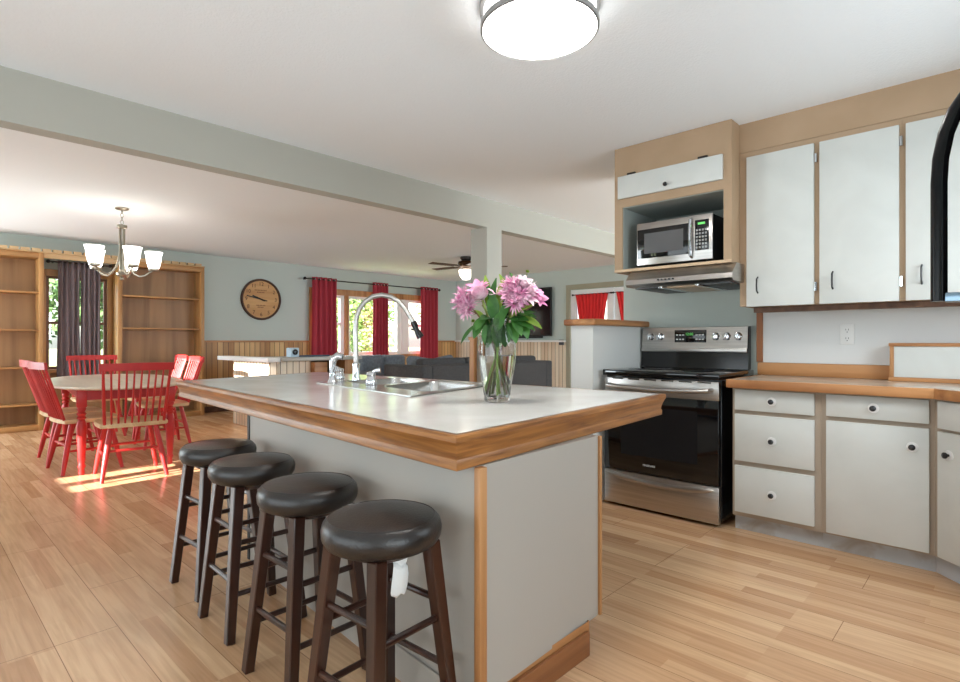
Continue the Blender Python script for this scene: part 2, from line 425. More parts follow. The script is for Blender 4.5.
# ------------------------------------------------------------ bookcases
def bookcase(label, x0, x1, shelves):
    t = thing('bookcase', label, 'bookcase', ((x0 + x1) / 2, 8.8, 0), 'built-in bookcases')
    bxo('back_panel', M_ply, t, x0 + .02, x1 - .02, 8.94, 8.955, .06, 2.14)
    for a, b_ in ((x0, x0 + .05), (x1 - .05, x1)): bxo('side_panel', M_casez, t, a, b_, 8.66, 8.955, 0, 2.2, b=.003)
    for z in shelves: bxo('shelf', M_case, t, x0 + .05, x1 - .05, 8.675, 8.94, z - .022, z, b=.003)
    bxo('base_board', M_case, t, x0 + .05, x1 - .05, 8.67, 8.94, 0, .07, b=.003)
    bxo('top_rail', M_case, t, x0 + .05, x1 - .05, 8.662, 8.94, 2.13, 2.2, b=.003)
bookcase('wooden bookcase to the left of the grey curtained window, empty shelves', .30, 1.27, (.33, .79, 1.25, 1.715))
bookcase('wooden bookcase between the grey curtained window and the clock wall, empty shelves', 2.06, 3.17, (.33, .79, 1.29, 1.735))
bm = N(); box(bm, 1.27, 2.06, 8.662, 8.70, 2.14, 2.2, b=.003); box(bm, .30, 3.17, 8.64, 8.955, 2.2, 2.215, b=.003)
x = .31
while x < 3.13:
    box(bm, x, x + .085, 8.65, 8.70, 2.215, 2.25); x += .105
struct('trim_7', bm, wood('dentil_trim', (186, 150, 104), (214, 184, 140), 'x'))
bm = N(); box(bm, 1.27, 2.06, 8.93, 8.955, .0, .69); struct('trim_8', bm, M_ply)

# ------------------------------------------------------------ wall clock
c = thing('wall_clock', 'round wooden wall clock with a dark rim on the green wall', 'clock', (4.165, 8.955, 1.794))
MC = Matrix.Translation((4.165, 8.955, 1.794)) @ Matrix.Rotation(PI / 2, 4, 'X')
bm = N(); lathe(bm, [(.30, 0), (.335, 0), (.342, .02), (.335, .045), (.31, .045), (.305, .02)], n=56, M=MC); finish('rim', bm, M_dkbr, c)
bm = N(); lathe(bm, [(.312, .0), (.312, .022)], n=56, M=MC); finish('face', bm, M_clockf, c)
for h in range(1, 13):
    a = h * PI / 6
    text('numeral', str(h), .085, M_dkbr, MC @ Matrix.Translation((math.sin(a) * .25, math.cos(a) * .25, .0235)), c)
def hand(name, ang, L, tail, wd):
    bm = N(); box(bm, -wd / 2, wd / 2, -tail, L, .028, .032); bmesh.ops.transform(bm, matrix=MC @ Matrix.Rotation(-ang, 4, 'Z'), verts=bm.verts)
    finish(name, bm, M_blackm, c)
hand('minute_hand', math.radians(282), .25, .10, .016); hand('hour_hand', math.radians(291), .16, .06, .022)
bm = N()
for k, (w_, z_) in enumerate(((.22, .15), (.14, .115), (.16, -.10), (.12, -.13))):
    nseg = int(w_ / .026)
    for i in range(nseg): box(bm, -w_ / 2 + i * .026, -w_ / 2 + i * .026 + .018, z_ - .009, z_ + .009, .0225, .0235, M=MC)
finish('small_print', bm, mat('faded_print', (140, 92, 54), .6), c)

# ------------------------------------------------------------ television, French doors, door curtains
t = thing('television', 'large black flat screen television on the far wall above the white ledge', 'television', (8.6, 7.09, 1.2))
bxo('housing', M_blackm, t, 8.56, 8.61, 6.26, 7.92, 1.2, 2.135, b=.006)
bxo('screen', M_tv, t, 8.556, 8.562, 6.275, 7.905, 1.225, 2.12)
bxo('wall_mount', M_blackm, t, 8.61, 8.668, 6.9, 7.3, 1.5, 1.85)
bxo('stand_bar', M_blackm, t, 8.6, 8.64, 6.5, 7.7, 1.16, 1.2, b=.004)
sw = bxo('outlet_box', mat('dark_grey_plastic', (66, 74, 80), .5), None, 8.60, 8.655, 6.02, 6.1, 1.03, 1.13, b=.006)
sw.location.z = 0; tag(sw, 'small dark grey box at the end of the white wall ledge beside the door', 'wall box')
for n_, y0, y1 in ((1, 4.99, 5.88), (2, 4.08, 4.97)):
    d = bpy.data.objects.new('door_%d' % n_, None); COL.objects.link(d); d['kind'] = 'structure'
    bm = N()
    for a in ((y0, y0 + .13, 0, 2.05), (y1 - .13, y1, 0, 2.05), (y0 + .13, y1 - .13, 0, .3), (y0 + .13, y1 - .13, 1.93, 2.05)): box(bm, 8.68, 8.72, *a)
    finish('leaf', bm, M_white2, d)
    bm = N(); box(bm, 8.697, 8.703, y0 + .12, y1 - .12, .28, 1.95); finish('glass', bm, M_glass, d)
    bm = N(); tube(bm, [(8.68, (y0 + .07 if n_ == 1 else y1 - .07), 1.0), (8.62, (y0 + .07 if n_ == 1 else y1 - .07), 1.0)], .018, 12); finish('handle', bm, M_nickel, d)
bm = N(); box(bm, 8.64, 8.67, 5.88, 5.97, 0, 2.15, b=.004); box(bm, 8.64, 8.67, 3.99, 4.08, 0, 2.15, b=.004); box(bm, 8.639, 8.67, 3.99, 5.97, 2.06, 2.151, b=.004)
struct('trim_9', bm, M_sage)
for lab, a0, a1, s in (('scarlet door curtain on the left of the white glazed doors', 5.08, 5.76, 21), ('scarlet door curtain on the right-hand glazed door, mostly hidden by the kitchen wall', 4.16, 4.92, 22)):
    curtain('door_curtain', lab, 'scarlet door curtains', M_curtd, a0, a1, 8.645, 1.42, 1.965, 9, .012, axis='y', taper=.72, seed=s)
    rod('short dark rod holding the ' + lab.split(',')[0].replace('scarlet ', ''), 'y', a0 - .06, a1 + .06, 8.645, 1.955, r=.007, group='door curtain rods', wallp=8.68)

# ------------------------------------------------------------ ceiling fan
f = thing('ceiling_fan', 'bronze ceiling fan with a lit glass bowl over the living room', 'ceiling fan', (6.23, 6.21, CH))
def at(*p): return tuple(p)
bm = N(); lathe(bm, [(.09, 0), (.09, -.03), (.07, -.06), (.05, -.065)], (6.23, 6.21, CH)); finish('canopy', bm, M_rod, f)
bm = N(); lathe(bm, [(.05, -.06), (.12, -.075), (.13, -.11), (.12, -.16), (.07, -.18), (.06, -.20)], (6.23, 6.21, CH)); finish('motor_housing', bm, mat('fan_bronze', (70, 48, 32), .3, .8), f)
bm = N(); lathe(bm, [(.06, -.20), (.11, -.205), (.115, -.22), (.10, -.30), (.05, -.36), (.0, -.37)], (6.23, 6.21, CH)); finish('light_bowl', bm, mat('fan_bowl_glass', (255, 247, 232), .4, emit=3.5), f)
for k in range(5):
    a = k * 2 * PI / 5 + .45
    bm = N(); Mb = Matrix.Translation((6.23, 6.21, CH - .15)) @ Matrix.Rotation(a, 4, 'Z') @ Matrix.Rotation(.07, 4, 'X')
    box(bm, .2, .66, -.065, .065, -.004, .004, b=.003, M=Mb); box(bm, .1, .24, -.02, .02, -.006, .004, M=Mb)
    finish('blade', bm, mat('fan_blade_wood', (82, 60, 44), .5) if k == 0 else bpy.data.materials['fan_blade_wood'], f)

# ------------------------------------------------------------ chandelier
CX, CY = 1.564, 6.43
c = thing('chandelier', 'brushed nickel five-light chandelier over the red dining table', 'chandelier', (CX, CY, CH))
bm = N(); lathe(bm, [(.06, 0), (.062, -.012), (.04, -.022), (.01, -.026), (.006, -.06)], (CX, CY, CH)); finish('canopy', bm, M_nickel, c)
bm = N()
for k in range(3):
    Mt = Matrix.Translation((CX, CY, CH - .075 - k * .034)) @ Matrix.Rotation(PI / 2 * k, 4, 'Z') @ Matrix.Rotation(PI / 2, 4, 'X')
    pts = [Mt @ Vector((math.cos(a) * .014, math.sin(a) * .022, 0)) for a in [i * PI / 6 for i in range(13)]]
    tube(bm, pts, .003, 6, caps=False)
finish('chain', bm, M_nickel, c)
bm = N(); lathe(bm, [(.012, 0), (.045, -.008), (.045, -.035), (.03, -.045)], (CX, CY, 2.275), n=24)
for k in range(4):
    a = k * PI / 2 + .3; tube(bm, [(CX + .024 * math.cos(a), CY + .024 * math.sin(a), 2.24), (CX + .016 * math.cos(a), CY + .016 * math.sin(a), 1.80)], .009, 8)
lathe(bm, [(.0, -.05), (.02, -.04), (.014, -.02), (.05, 0), (.055, .02), (.03, .035), (.02, .06)], (CX, CY, 1.765), n=24)
finish('stem', bm, M_nickel, c)
for k in range(5):
    a = k * 2 * PI / 5 + math.radians(-13.6)
    ca, sa = math.cos(a), math.sin(a)
    arm = [(.02, 2.02), (.035, 1.92), (.06, 1.84), (.10, 1.785), (.15, 1.76), (.20, 1.775), (.24, 1.81), (.275, 1.83)]
    bm = N(); tube(bm, [(CX + r * ca, CY + r * sa, z) for r, z in arm], .009, 8)
    lathe(bm, [(.012, -.01), (.05, 0), (.052, .014), (.03, .03)], (CX + .275 * ca, CY + .275 * sa, 1.83), n=20)
    ar = finish('arm', bm, M_nickel, c)
    bm = N(); lathe(bm, [(.045, 0), (.055, .02), (.066, .07), (.072, .13), (.084, .17), (.080, .17), (.066, .12), (.05, .025), (.0, .012)], (CX + .275 * ca, CY + .275 * sa, 1.85), n=28)
    finish('glass_shade', bm, M_shade, ar)

# ------------------------------------------------------------ kitchen drum lamp
LX, LY = 1.76, 1.343
c = thing('ceiling_light', 'round white flush drum light with grey rims on the kitchen ceiling', 'ceiling light', (LX, LY, CH))
bm = N(); lathe(bm, [(.222, 0), (.222, -.092), (.0, -.092)], (LX, LY, CH), n=56); finish('drum', bm, M_drum, c)
bm = N(); lathe(bm, [(.222, -.082), (.234, -.082), (.234, -.102), (.226, -.105), (.222, -.098)], (LX, LY, CH), n=56); finish('lower_rim', bm, M_greyrim, c)
bm = N(); lathe(bm, [(.232, 0), (.238, -.004), (.238, -.024), (.222, -.026)], (LX, LY, CH), n=56); finish('upper_rim', bm, M_greyrim, c)
bm = N(); lathe(bm, [(.224, -.094), (.224, -.1), (.18, -.104), (.0, -.106)], (LX, LY, CH), n=56); finish('diffuser', bm, M_diff, c)
bm = N()
for k in range(3):
    a = k * 2 * PI / 3 + 2.2; tube(bm, [(LX + .23 * math.cos(a), LY + .23 * math.sin(a), CH - .085), (LX + .23 * math.cos(a), LY + .23 * math.sin(a), CH - .02)], .004, 6)
finish('spacer_pins', bm, M_greyrim, c)

# ------------------------------------------------------------ range
R = thing('range', 'stainless steel electric range with a black glass oven door', 'range', (3.65, 1.60, 0))
RY0, RY1 = 1.215, 1.985
bxo('body', M_black, R, 3.36, 3.97, RY0, RY1, .03, .875, b=.004)
bm = N()
for y in (RY0 + .05, RY1 - .05):
    for x in (3.42, 3.9): tube(bm, [(x, y, 0), (x, y, .04)], .018, 10)
finish('levelling_feet', bm, M_blackm, R)
ct = bxo('cooktop', M_blackglass, R, 3.31, 3.93, RY0 - .003, RY1 + .003, .875, .915, b=.006)
for (x, y, r) in ((3.48, 1.40, .10), (3.48, 1.80, .08), (3.76, 1.40, .075), (3.76, 1.80, .10)):
    bm = N(); lathe(bm, [(r, .9152), (r, .9158), (r - .004, .9158), (r - .004, .9152)], (x, y, 0), n=40); finish('burner_ring', bm, M_grayglass, ct)
od = bxo('oven_door', M_steel, R, 3.325, 3.36, RY0 + .004, RY1 - .004, .752, .862, b=.004)
bm = N()
for k in range(6): box(bm, 3.324, 3.33, RY0 + .05 + k * .115, RY0 + .13 + k * .115, .853, .860)
finish('vent_slot', bm, M_black, od)
bxo('door_glass', M_blackglass, od, 3.322, 3.36, RY0 + .004, RY1 - .004, .25, .752, b=.003)
bxo('inner_window', mat('oven_window', (20, 20, 23), .07), od, 3.3205, 3.323, RY0 + .13, RY1 - .13, .36, .68)
bm = N(); tube(bm, [(3.325, RY0 + .045, .815), (3.285, RY0 + .055, .812), (3.272, RY0 + .12, .806), (3.266, 1.6, .798), (3.272, RY1 - .12, .806), (3.285, RY1 - .055, .812), (3.325, RY1 - .045, .815)], [.013, .014, .014, .014, .014, .014, .013], 12)
finish('handle', bm, M_steel, od)
dr = bxo('drawer', M_steel, R, 3.325, 3.36, RY0 + .004, RY1 - .004, .022, .242, b=.004)
pts = [(3.318, RY0 + .03 + i * (RY1 - RY0 - .06) / 16, .222 - .03 * math.sin(PI * i / 16)) for i in range(17)]
bm = N(); tube(bm, pts, [.005] + [.017] * 15 + [.005], 10); finish('drawer_pull', bm, M_steel, dr)
MR = Matrix.Translation((3.3195, 1.655, .305)) @ Matrix.Rotation(-PI / 2, 4, 'Z') @ Matrix.Rotation(PI / 2, 4, 'X')
text('brand_lettering', 'FRIGIDAIRE', .0165, M_white2, MR, od)
bgd = N(); sect(bgd, [(3.915, .915), (3.975, .915), (3.975, 1.206), (3.945, 1.206), (3.935, 1.20)], RY0 + .03, RY1 + .03)
bgo = finish('backguard', bgd, M_black, R)
bm = N(); sect(bm, [(3.918, 1.055), (3.93, 1.05), (3.938, 1.2), (3.932, 1.204)], RY0 + .036, RY1 + .026); finish('control_panel', bm, M_steel, bgo)
bxo('lower_trim', M_steel, bgo, 3.908, 3.92, RY0 + .036, RY1 + .026, 1.028, 1.056, b=.003)
bxo('display', M_blackglass, bgo, 3.921, 3.94, 1.525, 1.755, 1.095, 1.185, b=.002)
MD = Matrix.Translation((3.9195, 1.645, 1.155)) @ Matrix.Rotation(-PI / 2, 4, 'Z') @ Matrix.Rotation(PI / 2, 4, 'X')
text('clock_digits', '12:00', .026, M_lime, MD, bgo)
bm = N()
for r_, z in enumerate((1.15, 1.118)):
    for y in (1.735, 1.712, 1.69, 1.592, 1.57, 1.548): box(bm, 3.9195, 3.922, y - .007, y + .007, z - .004, z + .004)
finish('button_marks', bm, M_white, bgo)
for y in (1.94, 1.865, 1.46, 1.385, 1.31):
    Mk = Matrix.Translation((3.925, y, 1.138)) @ Matrix.Rotation(-PI / 2, 4, 'Y')
    bm = N(); lathe(bm, [(.028, 0), (.028, .006), (.022, .012), (.02, .03), (.0, .032)], M=Mk, n=24); box(bm, -.026, .026, -.007, .007, .012, .042, b=.004, M=Mk @ Matrix.Rotation(random.uniform(-.4, .4), 4, 'Z'))
    finish('knob', bm, M_chrome, bgo)

# ------------------------------------------------------------ range hood
h = thing('range_hood', 'stainless range hood under the microwave cabinet', 'range hood', (3.7, 1.51, 1.46))
bm = N(); sect(bm, [(3.985, 1.577), (3.46, 1.577), (3.39, 1.512), (3.385, 1.482), (3.405, 1.468), (3.985, 1.462)], 1.165, 1.858); finish('shell', bm, M_steel, h)
M_filter = mat('filter_mesh', (120, 122, 124), .5, .8, rgb2=(70, 72, 74), scale=120)
for a in ((1.20, 1.38), (1.66, 1.83)): bxo('grease_filter', M_filter, h, 3.47, 3.95, a[0], a[1], 1.457, 1.467, b=.002)
bxo('lamp_cover', mat('hood_lamp_cover', (196, 176, 150), .4), h, 3.5, 3.93, 1.43, 1.62, 1.455, 1.466, b=.003)
for y in (1.40, 1.64): bxo('filter_rail', M_chrome, h, 3.45, 3.96, y - .012, y + .012, 1.453, 1.466, b=.002)
bm = N()
for k in range(5): box(bm, 3.378, 3.388, 1.52 + k * .025, 1.53 + k * .025, 1.497, 1.505)
finish('switch_buttons', bm, M_blackm, h)

# ------------------------------------------------------------ microwave cabinet, flap and microwave
def knob_x(x, y, z, parent, r=.014, plate=True):
    Mk = Matrix.Translation((x, y, z)) @ Matrix.Rotation(-PI / 2, 4, 'Y')
    bm = N()
    lathe(bm, [(.006, 0), (.006, .012), (r, .018), (r, .024), (r * .6, .029), (0, .03)], M=Mk, n=20)
    o = finish('knob', bm, M_knob, parent)
    if plate:
        bm = N(); lathe(bm, [(.024, 0), (.023, .002), (.0, .0025)], M=Mk, n=24); finish('backplate', bm, M_white2, parent)
    return o
mc = thing('microwave_cabinet', 'tan wall cabinet with an open microwave niche and a white flap', 'cabinet', (3.72, 1.575, 1.58))
MY0, MY1 = 1.19, 1.975
bm = N()
for a in ((MY0, 1.237), (1.917, MY1)): box(bm, 3.45, 3.998, a[0], a[1], 1.58, CH - .002)
box(bm, 3.45, 3.998, 1.237, 1.917, 2.027, CH - .002); box(bm, 3.45, 3.998, 1.237, 1.917, 1.58, 1.595)
finish('carcass', bm, M_tan, mc)
bm = N(); box(bm, 3.96, 3.985, 1.237, 1.917, 1.595, 2.027)
box(bm, 3.462, 3.96, 1.237, 1.24, 1.595, 2.027); box(bm, 3.462, 3.96, 1.914, 1.917, 1.595, 2.027); box(bm, 3.462, 3.96, 1.24, 1.914, 2.022, 2.027)
finish('niche_lining', bm, M_niche, mc)
bxo('shelf_edge', wood('pale_edge', (206, 176, 142), (216, 188, 154), 'y'), mc, 3.446, 3.452, MY0, MY1, 1.58, 1.598)
fl = bxo('flap_door', M_door, mc, 3.43, 3.449, 1.238, 1.942, 2.084, 2.237, b=.003)
knob_x(3.43, 1.59, 2.118, fl, plate=False)
for y in (1.36, 1.845): bxo('hinge', M_rod, fl, 3.436, 3.452, y - .03, y + .03, 2.236, 2.252, b=.002)

mw = thing('microwave', 'stainless countertop microwave in the cabinet niche above the range', 'microwave', (3.7, 1.576, 1.6))
bxo('body', M_blackm, mw, 3.51, 3.88, 1.322, 1.83, 1.62, 1.903, b=.004)
bm = N()
for y in (1.36, 1.79):
    for x in (3.54, 3.84): tube(bm, [(x, y, 1.595), (x, y, 1.622)], .014, 10)
finish('rubber_feet', bm, M_blackm, mw)
bxo('front_frame', M_steel, mw, 3.497, 3.512, 1.320, 1.832, 1.62, 1.905, b=.003)
wd = bxo('door_window', M_blackglass, mw, 3.493, 3.5, 1.468, 1.826, 1.665, 1.862, b=.002)
bxo('window_mesh', M_grayglass, wd, 3.4915, 3.494, 1.505, 1.775, 1.695, 1.832)
bm = N(); tube(bm, [(3.498, 1.45, 1.885), (3.47, 1.45, 1.875), (3.462, 1.45, 1.82), (3.46, 1.45, 1.76), (3.462, 1.45, 1.70), (3.47, 1.45, 1.65), (3.498, 1.45, 1.64)], .009, 10); finish('door_handle', bm, M_chrome, mw)
cp = bxo('control_panel', M_blackglass, mw, 3.493, 3.5, 1.342, 1.43, 1.68, 1.872, b=.002)
bm = N()
for i in range(4):
    for j in range(6): box(bm, 3.4915, 3.494, 1.354 + i * .019, 1.366 + i * .019, 1.692 + j * .022, 1.704 + j * .022)
finish('keypad', bm, mat('keypad_marks', (170, 170, 170), .5), cp)
bxo('display', M_lime, cp, 3.4915, 3.494, 1.365, 1.41, 1.842, 1.856)

# ------------------------------------------------------------ wall cabinets, soffit
bm = N(); box(bm, 3.588, 3.998, -.72, MY0, 2.2605, CH); box(bm, 3.584, 3.6, -.72, MY0, 2.2605, 2.272, b=.0015); struct('soffit', bm, M_tan)
def pull(x, y, z0, z1, parent):
    bm = N(); tube(bm, [(x, y, z1), (x - .022, y, z1 - .012), (x - .026, y, (z0 + z1) / 2), (x - .022, y, z0 + .012), (x, y, z0)], .0045, 8); return finish('handle', bm, M_knob, parent)
def wall_cab(label, y0, y1, d0, d1, hinge):
    t = thing('wall_cabinet', label, 'cabinet', (3.78, (y0 + y1) / 2, 1.3), 'white wall cabinets')
    bxo('carcass', M_tan, t, 3.59, 3.997, y0 + .0002, y1 - .0002, 1.318, 2.2602)
    d = bxo('door', M_door, t, 3.57, 3.589, d0, d1, 1.314, 2.225, b=.002)
    pull(3.57, d1 - .065, 1.395, 1.49, d)
    for z in (1.415, 2.14): 
        bm = N(); tube(bm, [(3.575, d0 - .008, z - .025), (3.575, d0 - .008, z + .025)], .007, 8); finish('hinge', bm, M_chrome, d)
wall_cab('white wall cabinet immediately beside the tan microwave cabinet', .772, 1.189, .785, 1.145, 0)
wall_cab('white wall cabinet, second from the microwave, above the wall outlet', .385, .772, .398, .757, 0)
wall_cab('white wall cabinet nearest the corner, behind the black fridge handle', -.02, .385, -.01, .370, 0)
cw = thing('corner_wall_cabinet', 'tan framed wall cabinet in the kitchen corner', 'cabinet', (3.8, -.37, 1.318)); bxo('carcass', M_tan, cw, 3.59, 3.997, -.715, -.0205, 1.318, 2.2602); bxo('door', M_door, cw, 3.57, 3.589, -.70, -.035, 1.32, 2.225, b=.002)
bm = N(); box(bm, 3.72, 3.76, -.1, 1.15, 1.284, 1.317, b=.003); struct('trim_10', bm, M_darkwood)

# splash, post and strip, outlet
bm = N(); box(bm, 3.985, 3.9995, -.72, 1.172, .965, 1.3); struct('splash_wall_panel', bm, M_splash)
bm = N(); box(bm, 3.97, 3.9995, 1.172, 1.21, .966, 1.318, b=.003); struct('trim_11', bm, wood('splash_post', (150, 92, 52), (176, 118, 70), 'z'))
t = thing('wall_outlet', 'white double wall outlet on the splash under the wall cabinets', 'outlet', (3.984, .696, 1.147))
bxo('cover_plate', M_white2, t, 3.979, 3.985, .66, .733, 1.085, 1.209, b=.002)
bm = N()
for z in (1.12, 1.172):
    box(bm, 3.9775, 3.980, .688, .690, z - .002, z + .008); box(bm, 3.9775, 3.980, .702, .704, z - .002, z + .008); box(bm, 3.9775, 3.980, .694, .698, z - .014, z - .009)
finish('slots', bm, M_blackm, t)

# ------------------------------------------------------------ base cabinets and worktop
def base_carcass(t, y0, y1):
    bxo('carcass', M_taupe, t, 3.38, 3.99, y0 + .0005, y1 - .0005, .09, .842)
    bxo('toe_kick', M_worn, t, 3.425, 3.97, y0 + .0005, y1 - .0005, 0, .09)
t = thing('drawer_cabinet', 'white three-drawer base cabinet standing beside the range', 'cabinet', (3.68, .935, 0)); base_carcass(t, .708, 1.16)
for z0, z1, kz in ((.708, .825, .767), (.414, .683, .545), (.117, .385, .245)):
    d = bxo('drawer', M_door, t, 3.36, 3.379, .737, 1.143, z0, z1, b=.002); knob_x(3.36, .944, kz, d)
t = thing('base_cabinet', 'white base cabinet with one drawer over one wide door', 'cabinet', (3.68, .47, 0)); base_carcass(t, .24, .708)
d = bxo('drawer', M_door, t, 3.36, 3.379, .26, .682, .713, .826, b=.002); knob_x(3.36, .477, .77, d)
d = bxo('door', M_door, t, 3.36, 3.379, .26, .682, .102, .689, b=.002); knob_x(3.36, .323, .597, d)
t = thing('corner_cabinet', 'white angled corner base cabinet at the end of the worktop', 'cabinet', (3.4, -.2, 0))
bm = N(); prism(bm, [(3.38, .2395), (3.99, .2395), (3.99, -.71), (3.05, -.71), (3.05, -.095)], .09, .842); finish('carcass', bm, M_taupe, t)
bm = N(); prism(bm, [(3.425, .2395), (3.97, .2395), (3.97, -.70), (3.095, -.70), (3.095, -.085)], 0, .09); finish('toe_kick', bm, M_worn, t)
MDg = Matrix.Translation((3.38, .24, 0)) @ Matrix.Rotation(math.radians(45), 4, 'Z')   # local -x runs along the face, y is outward
def diag(name, m, u0, u1, z0, z1, par):
    bm = N(); box(bm, -u1, -u0, .002, .02, z0, z1, b=.002, M=MDg); return finish(name, bm, m, par)
d = diag('drawer', M_door, .035, .43, .70, .826, t)
d = diag('door', M_door, .035, .43, .10, .685, t)
bm = N(); lathe(bm, [(.006, 0), (.006, .012), (.014, .018), (.014, .024), (0, .03)], M=MDg @ Matrix.Translation((-.098, .02, .585)) @ Matrix.Rotation(-PI / 2, 4, 'X'), n=20); finish('knob', bm, M_knob, d)
bm = N(); lathe(bm, [(.024, 0), (.023, .002), (0, .0025)], M=MDg @ Matrix.Translation((-.098, .02, .585)) @ Matrix.Rotation(-PI / 2, 4, 'X'), n=20); finish('backplate', bm, M_white2, d)

t = thing('worktop', 'beige kitchen worktop with an oak front edge and oak splash strip', 'worktop', (3.65, .3, .845))
WT = [(3.325, 1.165), (3.325, .232), (2.99, -.103), (2.99, -.71), (3.995, -.71), (3.995, 1.165)]
bm = N(); prism(bm, WT, .8425, .882); finish('surface', bm, M_counter, t)
bm = N()
def edge_strip(bm, pts, th, z0, z1):
    for (a, b_) in zip(pts, pts[1:]):
        a = Vector(a); b_ = Vector(b_); dd = (b_ - a); L = dd.length; ang = math.atan2(dd.y, dd.x)
        box(bm, -.002, L + .004, -th, 0, z0, z1, b=.005, M=Matrix.Translation((a.x, a.y, 0)) @ Matrix.Rotation(ang, 4, 'Z'))
edge_strip(bm, [(3.325, 1.165), (3.325, .232), (2.99, -.103)], .017, .836, .885); edge_strip(bm, [(3.995, 1.165), (3.308, 1.165)], .004, .838, .885)
finish('front_edge', bm, M_oaky, t)
bxo('splash_strip', M_oaky, t, 3.955, 3.984, .476, 1.2, .882, .964, b=.005)

t = thing('corner_shelf_box', 'low white box with oak trim on the worktop against the splash', 'shelf box', (3.9, .2, .882))
bxo('front_panel', M_door, t, 3.856, 3.98, -.6, .452, .905, 1.076)
bxo('top_cap', M_oaky, t, 3.845, 3.984, -.6, .476, 1.076, 1.095, b=.003)
bxo('end_post', M_oakz, t, 3.85, 3.982, .4525, .4715, .905, 1.076, b=.002)
bxo('bottom_board', M_oaky, t, 3.835, 3.984, -.6, .4755, .8825, .905, b=.003)

# ------------------------------------------------------------ refrigerator (its handle reaches into view)
t = thing('refrigerator', 'black refrigerator with a curved black door handle', 'refrigerator', (1.55, -.35, 0))
bxo('body', M_black, t, 1.14, 1.92, -.715, -.05, .02, 1.76, b=.01)
bm = N()
for x in (1.2, 1.86):
    for y in (-.65, -.12): tube(bm, [(x, y, 0), (x, y, .03)], .02, 10)
finish('feet', bm, M_blackm, t)
fd = bxo('upper_door', M_black, t, 1.14, 1.92, -.048, .02, 1.15, 1.76, b=.012)
bxo('lower_door', M_black, t, 1.14, 1.92, -.048, .02, .08, 1.135, b=.012)
pts = [(1.2, .08, 1.172), (1.2, .08, 1.25), (1.2, .08, 1.37), (1.2, .078, 1.41), (1.2, .071, 1.45), (1.2, .059, 1.485), (1.2, .042, 1.512), (1.2, .018, 1.532)]
bm = N(); tube(bm, pts, .0113, 16); hd = finish('handle', bm, mat('handle_black', (10, 10, 12), .22, spec=.25), fd, angle=60)
o = bxo('handle_mount', mat('blue_steel', (130, 152, 170), .25, .9), hd, 1.19, 1.21, .02, .072, 1.170, 1.186, b=.002); o['label'] = 'steel handle mount'

# ------------------------------------------------------------ island
A, B, C_, D = Vector((1.009, 1.041)), Vector((1.205, 3.76)), Vector((2.36, 4.03)), Vector((2.50, 1.160))
POLY = [A, B, C_, D]
def inset(poly, d):
    n = len(poly); out = []
    for i in range(n):
        p0, p1, p2 = poly[i - 1], poly[i], poly[(i + 1) % n]
        e1 = (p1 - p0).normalized(); e2 = (p2 - p1).normalized()
        n1 = Vector((e1.y, -e1.x)); n2 = Vector((e2.y, -e2.x))
        cen = sum(poly, Vector((0, 0))) / n
        if n1.dot(cen - p1) < 0: n1 = -n1; n2 = -n2
        bis = (n1 + n2); k = d / (1 + n1.dot(n2))
        out.append(p1 + bis * k)
    return out
SK = [Vector((1.565, 1.905)), Vector((1.71, 2.95)), Vector((2.33, 2.97)), Vector((2.26, 2.06))]
def sk(u, v): 
    a = SK[0].lerp(SK[1], u); b = SK[3].lerp(SK[2], u); return a.lerp(b, v)
t = thing('island_worktop', 'large white laminate island worktop with a worn oak crown edge', 'worktop', (1.75, 2.5, .77))
bm = N()
outer = inset(POLY, .017); ins = .012
hole = [sk(.03, .03), sk(.97, .03), sk(.97, .97), sk(.03, .97)]
def ring_fill(bm, out, holes, z):
    es = []
    loops = []
    for L in [out] + holes:
        vs = [bm.verts.new((p[0], p[1], z)) for p in L]; loops.append(vs)
        for i in range(len(vs)): es.append(bm.edges.new((vs[i], vs[(i + 1) % len(vs)])))
    bmesh.ops.triangle_fill(bm, edges=es, use_beauty=True)
    return loops
l1 = ring_fill(bm, outer, [hole], .857); l0 = ring_fill(bm, outer, [hole], .835)
for a, b_ in zip(l1, l0):
    for i in range(len(a)): bm.faces.new((a[i], a[(i + 1) % len(a)], b_[(i + 1) % len(a)], b_[i]))
finish('surface', bm, M_laminate, t)
prof = [(.017, .8555), (.015, .8575), (.004, .857), (0, .852), (0, .838), (.004, .831), (.010, .818), (.016, .80), (.0175, .788), (.014, .780), (.014, .761), (.018, .758), (.06, .758), (.06, .80)]
bm = N(); rings = []
for d_, z in prof: rings.append([bm.verts.new((p.x, p.y, z)) for p in inset(POLY, d_)])
for a, b_ in zip(rings, rings[1:]):
    for i in range(4): bm.faces.new((a[i], a[(i + 1) % 4], b_[(i + 1) % 4], b_[i]))
finish('edge_moulding', bm, M_lip, t, angle=25)
bm = N(); rr = [[bm.verts.new((p.x, p.y, .8578)) for p in inset(POLY, d_)] for d_ in (.016, .021)]
for i in range(4): bm.faces.new((rr[0][i], rr[0][(i + 1) % 4], rr[1][(i + 1) % 4], rr[1][i]))
o = finish('seam_line', bm, mat('dark_seam', (96, 72, 56), .5), t)

